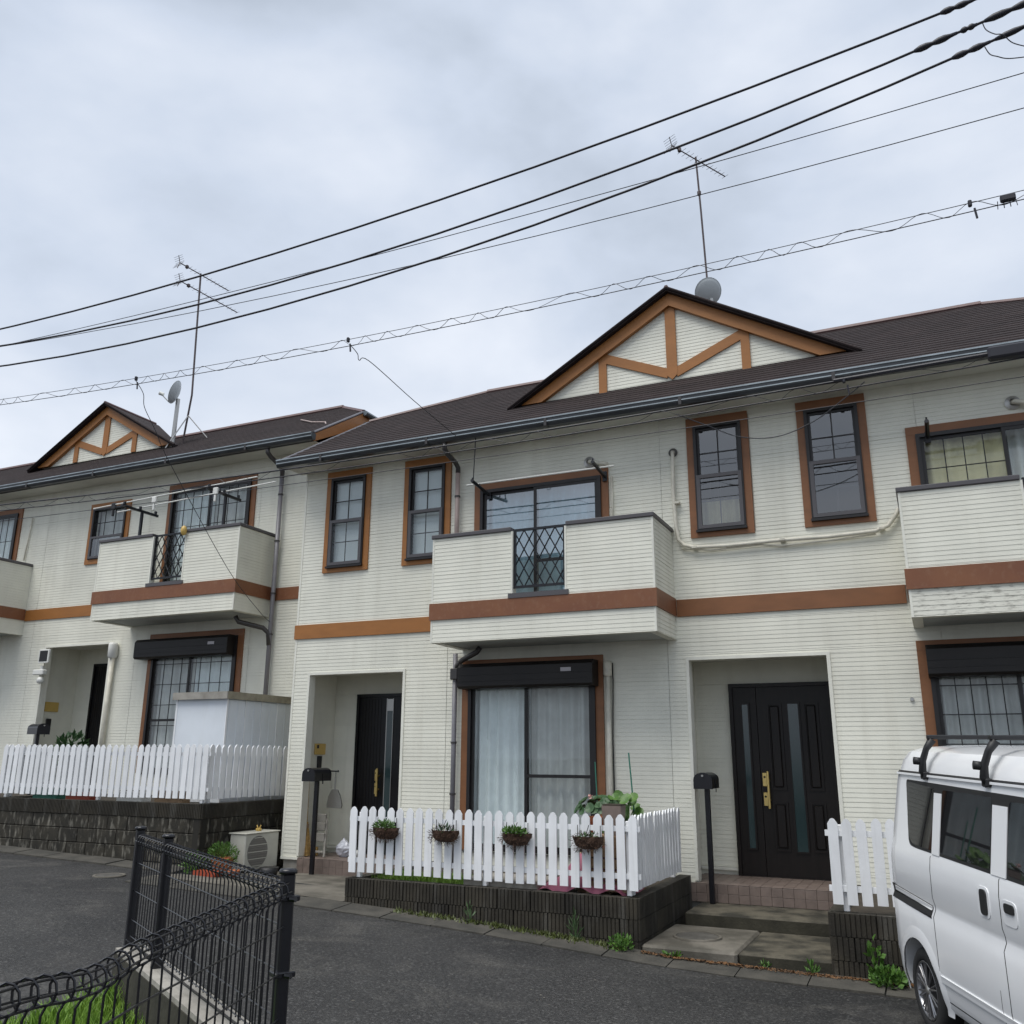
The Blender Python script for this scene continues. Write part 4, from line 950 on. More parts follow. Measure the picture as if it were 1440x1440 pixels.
t = thing('wooden_crate', 'slatted wooden crate behind the pickets at the fence corner', 'crate', (5.5, -1.8, .05))
for k in range(5): B(5.26, 5.70, -1.895, -1.88, .10+k*.105, .19+k*.105).build('slat', 'wood', t)
for x in (5.27, 5.66): B(x, x+.03, -1.875, -1.68, .05, .60).build('corner_post', 'wood', t)
B(5.26, 5.70, -1.875, -1.68, .60, .618).build('top_board', 'wood', t)
# pink sheet over things
b = MB(); nx, ny = 22, 12
def zs(x, y):
    u = (x-4.75)/.98; v = (y+1.93)/.5
    return .06+.42*max(0, math.sin(u**1.6*math.pi))**.6*min(1, v*2.2+.1)+.03*math.sin(u*17+v*3)
b.v = [(4.75+.98*i/nx, -1.93+.5*j/ny, zs(4.75+.98*i/nx, -1.93+.5*j/ny)) for i in range(nx+1) for j in range(ny+1)]
b.f = [(i*(ny+1)+j, (i+1)*(ny+1)+j, (i+1)*(ny+1)+j+1, i*(ny+1)+j+1) for i in range(nx) for j in range(ny)]
b.build('ground_sheet', 'pink_sheet', smooth=True, label='crumpled pink plastic sheet on the terrace behind the pickets', cat='sheet')
b = MB(); rr = random.Random(5)
for _ in range(1500):
    x, y = rr.uniform(2.75, 3.9), rr.uniform(-1.92, -1.3); h = rr.uniform(.03, .10); a = rr.uniform(0, 6.3)
    b.add([(x-.006*math.cos(a), y-.006*math.sin(a), .045), (x+.006*math.cos(a), y+.006*math.sin(a), .045), (x+rr.uniform(-.04, .04), y+rr.uniform(-.04, .04), .045+h)], [(0, 1, 2)])
b.build('grass', 'leaf_grass', kind='stuff', label='short green grass on the terrace behind the pickets')
MB().bbox(3.9, 4.75, -1.9, -1.35, .05, .14, .01).build('stepping_slab', 'concrete_light', label='pale concrete slab lying on the terrace behind the pickets', cat='slab')
for i, (x, y, h, m, lb) in enumerate(((-3.6, -1.0, .16, 'green_plastic', 'green plastic planter on the raised plot behind the long fence'), (-2.9, -1.0, .12, 'orange_plastic', 'low orange plastic planter behind the long fence'), (-1.15, -1.0, .2, 'wood', 'brown wooden box behind the long fence near the shed'), (-1.9, -.98, .15, 'white_plastic', 'small white plastic pot behind the long fence'))):
    t = thing('planter', lb, 'planter', (x, y, .72)); BB(x-.25, x+.25, y-.09, y+.09, .722, .722+h, .012).build('box', m, t); B(x-.23, x+.23, y-.07, y+.07, .722+h, .722+h+.006).build('soil', 'soil', t)
# dark bushy thing in the far porch
rr = random.Random(9)
t = thing('potted_shrub', 'small dark leaved shrub in a pot by the far porch door', 'potted plant', (-5.35, .75, DZ)); MB().lathe([(0, 0), (.14, 0), (.18, .3), (0, .3)], 14, Matrix.Translation((-5.35, .75, DZ))).build('pot', 'black_plastic', t)
leafball(240, (-5.35, .75, DZ+.62), (.30, .22, .26), .12, rr, aspect=.5).build('foliage', 'leaf_dark', t)

# ------------------------------------------------------------------ mailboxes
def mailbox(x, y, z0, h, label, w_=.2, d=.38, z_rot=0):
    t = thing('mailbox', label, 'mailbox', (x, y, z0), rotz=z_rot, group='black arched mailboxes')
    def arch(w2, hb, n=9): return [(-w2, 0), (w2, 0)]+[(w2*math.cos(math.pi*k/n), hb+w2*.75*math.sin(math.pi*k/n)) for k in range(n+1)]
    b = MB().prism([(px, pz+h) for px, pz in arch(w_/2, .10)], -d/2, d/2, 'y'); bd = b.build('box', 'black_metal', t, local=True)
    MB().prism([(px, pz+h-.004) for px, pz in arch(w_/2+.007, .10)], -d/2-.016, -d/2+.01, 'y').build('door', 'black_metal', bd, local=True)
    MB().lathe([(0, .014), (.012, .014), (.012, 0)], 10, Matrix.Translation((0, -d/2-.016, h+.14)) @ Matrix.Rotation(math.pi/2, 4, 'X')).build('knob', 'steel', bd, local=True)
    MB().box(w_/2+.002, w_/2+.008, -.02, .0, h-.04, h+.10).build('flag', 'black_metal', bd, local=True)
    MB().bbox(-.028, .028, -.028, .028, 0, h, .006).build('post', 'black_metal', t, local=True)
mailbox(.66, -.16, -.205, 1.24, 'black arched mailbox on a post before the porch with brooms')
mailbox(6.12, -.12, -.2, 1.235, 'black arched mailbox on a post at the panelled double door')
mailbox(-5.25, -.05, .70, 1.0, 'black arched mailbox seen side on, behind the long picket fence', z_rot=rad(75))

# ------------------------------------------------------------------ porch clutter (left porch)
t = thing('besom_broom', 'straw broom with bamboo handle leaning in the porch of the slim black door', 'broom', (.28, .18, 0))
MB().tube([(.27, .19, .25), (.20, .26, 1.10)], .011, 6).build('handle', 'bamboo', t)
b = MB(); rr = random.Random(2)
for _ in range(90): b.tube([(.27+rr.uniform(-.015, .015), .19+rr.uniform(-.015, .015), .46), (.30+rr.uniform(-.09, .07), .17+rr.uniform(-.07, .07), .01)], .003, 3, cap=False)
b.build('bristles', 'straw', t, kind='stuff'); MB().lathe([(.03, .0), (.03, .05)], 10, Matrix.Translation((.27, .19, .38))).build('binding', 'wood', t)
t = thing('long_broom', 'thin red brown handled broom standing in the corner of the slim door porch', 'broom', (.34, .3, 0))
MB().tube([(.33, .28, .05), (.29, .36, 1.10)], .010, 6).build('handle', 'trim_brown', t); MB().bbox(.27, .41, .26, .31, .0, .12, .01).build('brush_head', 'straw', t)
t = thing('step_stool', 'grey folding step stool leaning on the wall of the slim door porch', 'stool', (.45, .25, 0))
for s_ in (-.10, .10): MB().tube([(.50+s_, .18, .0), (.42+s_*.7, .36, .50)], .016, 6).build('rail', 'concrete_light', t)
for z in (.05, .20, .34, .45): yy = .18+.18*z/.5; MB().bbox(.41-.16*z+.02*z, .59-.22*z, yy-.02, yy+.02, z, z+(.11 if z > .1 else .03), .006).build('tread', 'concrete_light', t)
for z in (.24, .38): yy = .18+.18*z/.5; MB().bbox(.47-.16*z, .52-.16*z, yy-.026, yy-.0205, z, z+.05, .002).build('slot', 'frame_dark', t)
t = thing('dustpan', 'steel dustpan hanging from a rod in the porch of the slim black door', 'dustpan', (.50, .50, .62))
MB().prism([(x-.325, z+.06) for x, z in ((.70, .58), (.95, .58), (.965, .62), (.93, .74), (.88, .83), (.86, .84), (.79, .84), (.77, .83), (.72, .74), (.695, .62))], .49, .51, 'y').build('pan', 'steel', t)
MB().tube([(.50, .50, .90), (.50, .50, 1.08)], .012, 8).build('handle', 'steel', t); MB().tube([(.50, .50, 1.08), (.50, .50, 1.15)], .004, 6).build('loop', 'frame_dark', t)
t = thing('hanging_rod', 'thin black rod fixed across the wall of the slim door porch', 'rod', (.15, .50, 1.15)); MB().tube([(.147, .50, 1.155), (.53, .50, 1.155)], .010, 8).build('bar', 'black_metal', t); MB().lathe([(0, .0), (.018, .008), (0, .03)], 10, Matrix.Translation((.53, .50, 1.155)) @ Matrix.Rotation(math.pi/2, 4, 'Y')).build('end_knob', 'black_metal', t)
b = MB(); rr = random.Random(4); n, m = 16, 9
for j in range(m+1):
    v = j/m; r_ = .13*math.sin(math.pi*min(1, .12+v*.95))**.7*(1 if v < .6 else 1-.7*(v-.6)/.4)
    for k in range(n): th = 2*math.pi*k/n; q = r_*rr.uniform(.8, 1.12); b.v.append((.80+q*math.cos(th), .36+q*.7*math.sin(th), .004+.26*v))
b.f = [(j*n+k, j*n+(k+1) % n, (j+1)*n+(k+1) % n, (j+1)*n+k) for j in range(m) for k in range(n)]
b.build('plastic_bag', 'plastic_bag', label='crumpled clear plastic bag on the floor of the slim door porch', cat='bag')
MB().lathe([(0, 0), (.06, 0), (.075, .05), (.07, .09), (0, .09)], 14, Matrix.Translation((1.0, .38, .001))).build('small_pot', 'white_plastic', label='small white pot on the slim door porch floor beside the bag', cat='pot', smooth=True)

# ------------------------------------------------------------------ air conditioner, plant and pots in the gap
t = thing('air_conditioner', 'beige outdoor air conditioner unit standing at the gap between the houses', 'air conditioner', (-.18, -.38, -.16))
BB(-.315, -.045, -.72, -.02, -.13, .335, .012).build('casing', 'ac_casing', t)
BB(-.335, -.03, -.735, -.005, .336, .352, .006).build('lid', 'ac_casing', t)
g = MB().lathe([(0, .0), (.19, 0), (.205, .006), (.205, 0)], 26, Matrix.Translation((-.0448, -.46, .10)) @ Matrix.Rotation(math.pi/2, 4, 'Y')).build('fan_grille', 'ac_grille', t)
for k in range(-6, 7):
    hh = math.sqrt(max(0, .2**2-(k*.03)**2)); MB().box(-.044, -.036, -.46-hh, -.46+hh, .10+k*.03-.005, .10+k*.03+.004).build('louvre', 'ac_casing' if k % 3 == 0 else 'ac_grille', g)
for y in (-.66, -.10): BB(-.31, -.05, y-.03, y+.03, -.17, -.131, .005).build('foot', 'black_plastic', t)
t2 = thing('clothes_peg_box', 'tiny yellow plastic object left on top of the air conditioner', 'toy', (-.18, -.3, .352)); BB(-.22, -.15, -.33, -.27, .353, .39, .008).build('body', 'yellow_plate', t2); MB().tube([(-.20, -.30, .39), (-.22, -.30, .43)], .008, 6).build('ear', 'yellow_plate', t2); MB().tube([(-.17, -.30, .39), (-.15, -.30, .43)], .008, 6).build('ear', 'yellow_plate', t2)
rr = random.Random(11)
t = thing('potted_bush', 'green feathery bush beside the air conditioner at the tall wall corner', 'plant', (-.15, -1.05, -.1)); MB().lathe([(0, 0), (.11, 0), (.15, .2), (0, .2)], 14, Matrix.Translation((-.12, -1.05, -.13))).build('pot', 'terracotta', t)
leafball(900, (-.12, -1.05, .10), (.20, .18, .15), .045, rr, aspect=.3, up=.5).build('foliage', 'leaf_light', t)
for i in range(3):
    x = .02+i*.22; y = -1.45+.1*i; t = thing('flower_pot', ['bright orange plastic trough pot behind the black mesh fence', 'small terracotta pot beside the orange trough', 'wide dark pot next to the air conditioner foot'][i], 'pot', (x, y, zr(x)))
    if i == 0: MB().prism([(x-.16, .0), (x+.16, .0), (x+.19, .10), (x-.19, .10)], y-.08, y+.08, 'y').build('trough', 'orange_plastic', t, loc=(0, 0, -.14)); 
    elif i == 1: MB().lathe([(0, 0), (.06, 0), (.08, .1), (.09, .1), (.09, .125), (0, .12)], 14, Matrix.Translation((x+.1, y, -.15))).build('pot_body', 'terracotta', t, smooth=True)
    else: MB().lathe([(0, 0), (.10, 0), (.13, .12), (0, .11)], 14, Matrix.Translation((x-.05, y+.5, -.17))).build('pot_body', 'black_plastic', t, smooth=True)

# ------------------------------------------------------------------ shed on the raised plot
t = thing('storage_shed', 'white metal storage shed with brown roof edge behind the long picket fence', 'shed', (-1.0, .0, .72))
X0, X1, Y0, Y1s, ZT = -1.62, -.66, -.62, .84, 2.19
B(X0+.02, X1-.02, Y0+.02, Y1s, .722, ZT-.02).build('body', 'shed_white', t)
B(X0, X1, Y0, Y0+.018, .73, ZT-.03).build('panel', 'shed_white', t)
y = Y0+.05
for k in range(4):
    ww = .36; BB(X1-.019, X1-.004, y, y+ww-.02, .73, ZT-.03, .006).build('panel', 'shed_white', t)
    B(X1-.018, X1+.004, y+ww-.019, y+ww-.004, .73, ZT-.03).build('rib', 'white_paint', t); B(X1-.018, X1+.001, y+ww*.5-.006, y+ww*.5+.006, .73, ZT-.03).build('rib', 'shed_white', t); y += ww
for xx, yy in ((X0, Y0), (X1, Y0)): B(xx-.008, xx+.022 if xx == X0 else xx+.008, yy-.008, yy+.025, .73, ZT-.028).build('corner_post', 'white_paint', t)
MB().box(X0-.04, X1+.04, Y0-.05, Y1s+.03, ZT+.06, ZT+.075).build('roof', 'shed_edge', t)
B(X0-.04, X1+.04, Y0-.06, Y0-.04, ZT-.03, ZT+.072).build('roof_edge', 'concrete_light', t); B(X1+.025, X1+.045, Y0-.04, Y1s+.03, ZT-.03, ZT+.072).build('roof_edge', 'shed_edge', t)

# ------------------------------------------------------------------ mesh fence and grass plot
FC, FF = Vector((6.747, -8.491, 0)), Vector((5.042, -7.456, 0))
FN = FC+(Vector((7.17, -9.758, 0))-FC)*1.9
ZK, ZTOP = .50, 1.005
t = thing('mesh_fence', 'bent black wire mesh fence with rolled top round the grass plot corner', 'fence', (FC.x, FC.y, ZK))
def fpanel(A, Bp, n, bend=None, wires=(.0,)):
    d = (Bp-A); Lg = d.length; d.normalize(); nrm = Vector((-d.y, d.x, 0))
    def off(u):   # sideways and vertical dents
        return (bend(u) if bend else (0, 0))
    rr_ = .0235
    def roll(u, zc, s_):   # one vertical wire with its loop at the top
        o, dz = off(u); base = A+d*u; pts = []
        zt = zc+dz
        for z in (ZK+.04, ZK+.06+(zt-ZK-.1)*.5, zt-.07): pts.append(base+nrm*o*max(0, (z-ZK)/.5)**2+Vector((0, 0, z)))
        for k in range(11):
            a = -math.pi/2+.3+k*(2*math.pi-.3)/10; pts.append(base+nrm*(o+rr_*math.cos(a)*1.05)+Vector((0, 0, zt-.03+rr_*math.sin(a)*1.1)))
        return pts
    for i in range(n+1):
        u = .06+(Lg-.12)*i/n
        MB().tube(roll(u, ZTOP, 1), .0026, 5).build('wire', 'black_metal', t)
    m = 26
    for h in (ZK+.05, ZK+.12, ZK+.245, ZK+.37):
        pts = []
        for i in range(m+1):
            u = .02+(Lg-.04)*i/m; o, dz = off(u); f = max(0, (h-ZK)/.5)**2; pts.append(A+d*u+nrm*(o*f+.004)+Vector((0, 0, h+dz*f)))
        MB().tube(pts, .0025, 6).build('wire', 'black_metal', t)
    for a in (-1.35, -.2, .95, 2.1, 3.6):
        pts = []
        for i in range(m*2+1):
            u = .02+(Lg-.04)*i/(2*m); o, dz = off(u); pts.append(A+d*u+nrm*(o+rr_*math.cos(a)*.97)+Vector((0, 0, ZTOP+dz-.03+rr_*math.sin(a)*1.02)))
        MB().tube(pts, .0024, 6).build('wire', 'black_metal', t)
    # rolled foot
    for a in (0, 2.1, 4.2):
        MB().tube([A+d*.03+nrm*.02*math.cos(a)+Vector((0, 0, ZK+.035+.02*math.sin(a))), Bp-d*.03+nrm*.02*math.cos(a)+Vector((0, 0, ZK+.035+.02*math.sin(a)))], .0024, 5).build('wire', 'black_metal', t)
def dent(u):
    g1 = math.exp(-((u-1.08)/.13)**2); g2 = math.exp(-((u-.85)/.45)**2)
    return (.014*g1-.008*g2, -.012*g1-.012*g2+.03*max(0, min(.25, u-1.15)))
fpanel(FC, FN, 48, dent); fpanel(FC, FF, 40)
def fpost(p, h=.54):
    q = MB().bbox(-.019, .019, -.019, .019, 0, h, .005).build('post', 'black_metal', t, loc=(p.x, p.y, ZK-.02), rot=(0, 0, rad(-31)))
    MB().lathe([(0, .006), (.024, .005), (.028, 0), (.028, -.009), (0, -.009)], 14, Matrix.Translation((p.x, p.y, ZK+h-.012))).build('post_cap', 'black_metal', t, smooth=True)
dF = (FF-FC).normalized(); dN = (FN-FC).normalized()
fpost(FC); fpost(FF); fpost(FC+dF*1.46); fpost(FN)
for z in (ZK+.24, ZK+.45): MB().bbox(-.032, .032, -.032, .032, -.008, .008, .003).build('clamp', 'black_metal', t, loc=(FC.x, FC.y, z), rot=(0, 0, rad(-31))); MB().lathe([(0, 0), (.008, 0), (.008, .02), (0, .02)], 8, Matrix.Translation((FC.x+.03, FC.y-.02, z)) @ Matrix.Rotation(math.pi/2, 4, 'Y')).build('bolt', 'black_metal', t)
# plot: concrete kerb and soil
FL = Vector((4.9, -9.4, 0)); plot = [FC, FF, FL, FN]
b = MB()
def kerbseg(A, Bp, w0=.07, w1=.07, zt=ZK, z0=-1.2):
    d = (Bp-A).normalized(); n = Vector((-d.y, d.x, 0)); vs = []
    for z in (z0, zt):
        vs += [A+n*w0+Vector((0, 0, z)), Bp+n*w0+Vector((0, 0, z)), Bp-n*w1+Vector((0, 0, z)), A-n*w1+Vector((0, 0, z))]
    return MB().add(vs, [(3, 2, 1, 0), (4, 5, 6, 7), (0, 1, 5, 4), (1, 2, 6, 5), (2, 3, 7, 6), (3, 0, 4, 7)])
pk = thing('kerb_wall', 'pale concrete kerb wall under the black mesh fence around the grass plot', 'wall', (FC.x, FC.y, -.5))
kerbseg(FC+dF*-.07, FF, .06, .08, ZK-.02).build('kerb', 'concrete_moss', pk); kerbseg(FC+dN*.09, FN, .07, .07, ZK-.02).build('kerb', 'concrete_moss', pk)
kerbseg(FC+dF*-.065, FF-dF*.005, .057, .077, ZK, ZK-.019).build('coping', 'concrete_light', pk); kerbseg(FC+dN*.095, FN-dN*.005, .067, .067, ZK, ZK-.019).build('coping', 'concrete_light', pk)
b = MB(); b.v = [tuple(p+Vector((0, 0, .27))) for p in plot]+[(9, -14, .27), (2, -14, .27)]; b.f = [(0, 1, 2, 3), (3, 2, 5, 4)]; b.build('plot_soil', 'soil', kind='structure')
rr = random.Random(21); b = MB(); cnt = 0
def inside(p, poly):
    s_ = None
    for a, c in zip(poly, poly[1:]+poly[:1]):
        cr_ = (c.x-a.x)*(p.y-a.y)-(c.y-a.y)*(p.x-a.x)
        if s_ is None: s_ = cr_ > 0
        elif (cr_ > 0) != s_: return False
    return True
while cnt < 26000:
    x, y = rr.uniform(4.2, 7.7), rr.uniform(-11.0, -7.4); p = Vector((x, y, 0))
    if not inside(p, plot): continue
    cl = .5+.5*math.sin(x*7.1+1.3*math.sin(y*5.3))*math.sin(y*6.7+x)
    h = rr.uniform(.04, .12)*(.6+.8*cl); a = rr.uniform(0, 6.283); w_ = rr.uniform(.002, .0045); lx, ly = rr.gauss(0, .035), rr.gauss(0, .035)
    ca, sa = w_*math.cos(a), w_*math.sin(a)
    b.add([(x-ca, y-sa, .268), (x+ca, y+sa, .268), (x+ca*.7+lx*.4, y+sa*.7+ly*.4, .27+h*.6), (x+lx, y+ly, .27+h), (x-ca*.7+lx*.4, y-sa*.7+ly*.4, .27+h*.6)], [(0, 1, 2, 4), (4, 2, 3)]); cnt += 1
b.build('grass', 'leaf_grass', kind='stuff', label='bright green lawn grass inside the fenced plot')
b = MB()
for _ in range(60):
    x, y = rr.uniform(4.8, 7), rr.uniform(-9.8, -8)
    if inside(Vector((x, y, 0)), plot):
        c = Vector((x, y, .27+rr.uniform(.05, .1)))
        for k in range(5): a = k*1.256; roundleaf(b, c+Vector((.02*math.cos(a), .02*math.sin(a), 0)), Vector((.5*math.cos(a), .5*math.sin(a), 1)), .022, rr)
b.build('clover', 'leaf_light', kind='stuff', label='clover leaves among the lawn grass in the fenced plot')

# ------------------------------------------------------------------ weeds along the kerb
def weed(name, label, x, y, z, n, r, size, m, asp=.4, sd=0, up=.6):
    t = thing(name, label, 'weed', (x, y, z), 'weeds along the kerb'); rr = random.Random(sd+int(x*50)); leafball(n, (x, y, z+r[2]*.8), r, size, rr, aspect=asp, up=up).build('leaves', m, t)
    b = MB()
    for _ in range(5): b.tube([(x+rr.uniform(-.02, .02), y, z), (x+rr.uniform(-r[0], r[0])*.7, y+rr.uniform(-.03, .03), z+r[2]*1.3)], .003, 4)
    b.build('stem', m, t)
weed('weed', 'bushy green weed at the corner of the low wall by the step slab', 5.72, -2.18, zr(5.72)+.02, 200, (.11, .08, .07), .042, 'leaf_light', .6)
weed('weed', 'spiky grey green thistle weed against the ribbed wall below the baskets', 4.10, -2.13, zr(4.1)+.02, 20, (.04, .03, .10), .07, 'leaf_grey', .18, up=1.2)
weed('weed', 'leafy green weed beside the van rear wheel at the wall', 8.02, -2.2, zr(8)+.02, 230, (.14, .09, .08), .055, 'leaf_light', .7)
weed('weed', 'tall thin weed with small round leaves beside the van at the wall', 7.93, -2.12, zr(8)+.02, 46, (.05, .05, .22), .055, 'leaf_light', .7)
weed('weed', 'low weed in the joint before the pale step slab', 6.20, -2.12, zr(6.2)+.02, 44, (.08, .035, .03), .045, 'leaf_light', .5)
weed('weed', 'small weed at the foot of the darker step slab', 7.0, -2.02, zr(7)+.02, 18, (.04, .03, .02), .05, 'leaf_light', .35)
weed('weed', 'tiny green weed between the darker slab and the wall by the van', 7.40, -2.05, zr(7.4)+.02, 22, (.04, .04, .04), .06, 'leaf_light', .35)
weed('weed', 'small grass tuft at the ribbed wall below the potted geranium', 5.25, -2.12, zr(5.2)+.02, 30, (.05, .04, .14), .10, 'leaf_grey', .12, up=1.4)
weed('weed', 'green weed clump at the tall stained wall corner', -.25, -1.42, zr(-.3, -1.4), 160, (.16, .1, .12), .08, 'leaf_light', .3)
b = MB(); rr = random.Random(31)
for _ in range(2600):
    x = rr.uniform(3.2, 5.75); d_ = math.sin(x*9)*.5+math.sin(x*23+1)*.4
    if rr.random() > .35+.4*d_+.1*(x-3.2): continue
    y = -2.09-abs(rr.gauss(0, .05)); z = zr(x, y)+.03; h = rr.uniform(.01, .05); a = rr.uniform(0, 6.28)
    b.add([(x-.01*math.cos(a), y-.01*math.sin(a), z), (x+.01*math.cos(a), y+.01*math.sin(a), z), (x+rr.uniform(-.03, .03), y+rr.uniform(-.03, .03), z+h)], [(0, 1, 2)])
b.build('moss_grass', 'moss', kind='stuff', label='thin mossy grass strip along the foot of the low ribbed wall')
b = MB()
for _ in range(2200):
    x = rr.uniform(5.9, 8.3); y = -2.10-abs(rr.gauss(0, .035)) if x > 6.6 else -2.13-abs(rr.gauss(0, .03)); z = zr(x, y)+.042; a = rr.uniform(0, 6.28); s_ = rr.uniform(.008, .022)
    b.add([(x-s_*math.cos(a), y-s_*math.sin(a), z), (x+s_*.5*math.sin(a), y-s_*.5*math.cos(a), z+rr.uniform(0, .012)), (x+s_*math.cos(a), y+s_*math.sin(a), z)], [(0, 1, 2)])
b.build('leaf_litter', 'rust_litter', kind='stuff', label='brown leaf litter along the kerb before the step slabs')
b = MB()
for _ in range(260):
    x = rr.uniform(1, 9.5); y = rr.uniform(-7.5, -2.3); z = zr(x, y)+.003; a = rr.uniform(0, 6.28); s_ = rr.uniform(.005, .016)
    b.add([(x-s_*math.cos(a), y-s_*math.sin(a), z), (x+s_*.5*math.sin(a), y-s_*.5*math.cos(a), z+.004), (x+s_*math.cos(a), y+s_*math.sin(a), z)], [(0, 1, 2)])
b.build('road_litter', 'concrete', kind='stuff', label='scattered pale grit and leaf bits on the asphalt')

# ------------------------------------------------------------------ van
AW = Vector((-.3695, .9292, 0))                                      # direction towards the rear
G = Vector((8.325, -3.588, zr(8.4, -3.7)+.002))
V = thing('van', 'white compact van with dark windows and roof bars parked beside the steps', 'van', G)
ang = math.atan2(-AW.x, AW.y)
V.rotation_mode = 'XYZ'; V.rotation_euler = (rad(1.4), 0, ang)
# local frame: +y = rear, -x = visible (right) side; x=0 is the visible side plane at the wheel, body extends to +x
HW = .7375
PROF = [(.235, .690), (.26, .705), (.34, .722), (.43, .730), (.47, .7375), (.79, .741), (.835, .722), (.865, .724), (.91, .736), (1.08, .735), (1.155, .726), (1.18, .717), (1.60, .655), (1.665, .643), (1.685, .640), (1.700, .624), (1.775, .600), (1.835, .555), (1.866, .46), (1.88, .25), (1.885, 0)]
def side_w(h):
    for (a, wa), (c, wc) in zip(PROF, PROF[1:]):
        if a <= h <= c: return wa+(wc-wa)*(h-a)/(c-a)
    return PROF[-1][1]
def rear_s(h): return .47-.10*max(0, (h-.95))**1.4-(.03 if h < .3 else 0)
def front_s(h): return -2.93+(.62*max(0, h-.92) if h > .92 else 0)+(.05 if h < .35 else 0)
def sec(tq):
    """t=0 rear .. 1 front; returns list of (x,y,z) half outline right side"""
    return None
b = bmesh.new(); rows = []
ts = [0, .006, .02, .05, .12, .2, .3, .4, .5, .6, .7, .8, .88, .94, .98, 1]
for tq in ts:
    e_ = min(tq, 1-tq); k = 1-.065*max(0, 1-e_/.03)**2.4; row = []
    for (h, w_) in PROF:
        y = rear_s(h)+(front_s(h)-rear_s(h))*tq
        hh = h-(.02*max(0, 1-e_/.04)**2 if h > 1.7 else 0)
        row.append(b.verts.new((HW-w_*k, y, hh)))
    full = row+[b.verts.new((HW+w_*k, row[i].co.y, row[i].co.z)) for i, (h, w_) in reversed(list(enumerate(PROF[:-1])))]
    rows.append(full)
n = len(rows[0])
for r0, r1 in zip(rows, rows[1:]):
    for i in range(n): b.faces.new((r0[i], r1[i], r1[(i+1) % n], r0[(i+1) % n]))
b.faces.new(list(reversed(rows[0]))); b.faces.new(rows[-1]); bmesh.ops.recalc_face_normals(b, faces=b.faces)
me = bpy.data.meshes.new('body'); b.to_mesh(me); b.free(); me.materials.append(MAT['van_paint'])
tmp = bpy.data.objects.new('tmp', me); COL.objects.link(tmp); cutters = []
for s_ in (0.0, -2.43):
    for xx in (-.05, 1.20):
        mb = MB(); M_ = Matrix.Translation((xx, s_, .27)) @ Matrix.Rotation(math.pi/2, 4, 'Y'); mb.lathe([(0, 0), (.325, 0), (.325, .33), (0, .33)], 36, M_)
        cm = bpy.data.meshes.new('c'); cm.from_pydata(mb.v, [], mb.f); bb_ = bmesh.new(); bb_.from_mesh(cm); bmesh.ops.remove_doubles(bb_, verts=bb_.verts, dist=1e-5); bmesh.ops.recalc_face_normals(bb_, faces=bb_.faces); bb_.to_mesh(cm); bb_.free()
        c_ = bpy.data.objects.new('c', cm); COL.objects.link(c_); cutters.append(c_)
        md = tmp.modifiers.new('b', 'BOOLEAN'); md.operation = 'DIFFERENCE'; md.object = c_; md.solver = 'EXACT'
bpy.context.view_layer.update()
ev = tmp.evaluated_get(bpy.context.evaluated_depsgraph_get()); bme = bpy.data.meshes.new_from_object(ev)
bpy.data.objects.remove(tmp)
for c_ in cutters: bpy.data.objects.remove(c_)
bme.materials.clear(); bme.materials.append(MAT['van_paint']); bme.name = 'body'
bme.polygons.foreach_set('use_smooth', [True]*len(bme.polygons))
BODY = link('body', bme, V, local=True)
try:
    bme.set_sharp_from_angle(angle=rad(28))
except Exception: pass
def vbox(parent, name, m, x0, x1, y0, y1, z0, z1, bev=.004): return BB(x0, x1, y0, y1, z0, z1, bev).build(name, m, parent, local=True)
def side_panel(name, m, s_pts, proud=.003, parent=None, side=1):
    """polygon in (s,h) on the visible side, following the body profile"""
    bm = bmesh.new(); cols = [bm.verts.new((s, h, 0)) for s, h in s_pts]; f = bm.faces.new(cols)
    hs = sorted({p[0] for p in PROF if min(q[1] for q in s_pts) < p[0] < max(q[1] for q in s_pts)} | {1.25, 1.35, 1.45, 1.55} if max(q[1] for q in s_pts) > 1.4 else {p[0] for p in PROF if min(q[1] for q in s_pts) < p[0] < max(q[1] for q in s_pts)})
    for h in hs: bmesh.ops.bisect_plane(bm, geom=bm.verts[:]+bm.edges[:]+bm.faces[:], plane_co=(0, h, 0), plane_no=(0, 1, 0))
    bmesh.ops.triangulate(bm, faces=bm.faces[:])
    g = bmesh.ops.extrude_face_region(bm, geom=bm.faces[:]); 
    for v in [v for v in g['geom'] if isinstance(v, bmesh.types.BMVert)]: v.co.z = 1
    for v in bm.verts:
        s, h, q = v.co; x = HW-side_w(h)-(proud if q > .5 else -.01); v.co = Vector((x if side > 0 else 2*HW-x, s, h))
    bmesh.ops.recalc_face_normals(bm, faces=bm.faces)
    me = bpy.data.meshes.new(name); bm.to_mesh(me); bm.free(); me.materials.append(MAT[m]); return link(name, me, parent or BODY, local=True)
def rounded(pts, r=.04, n=4):
    out_ = []; N_ = len(pts)
    for i in range(N_):
        p = Vector(pts[i]); a = Vector(pts[i-1])-p; c = Vector(pts[(i+1) % N_])-p; rr_ = min(r, a.length*.4, c.length*.4) if not isinstance(r, list) else min(r[i], a.length*.45, c.length*.45)
        a = p+a.normalized()*rr_; c = p+c.normalized()*rr_
        for k in range(n+1): t_ = k/n; q = a*(1-t_)**2+p*2*t_*(1-t_)+c*t_*t_; out_.append((q.x, q.y))
    return out_
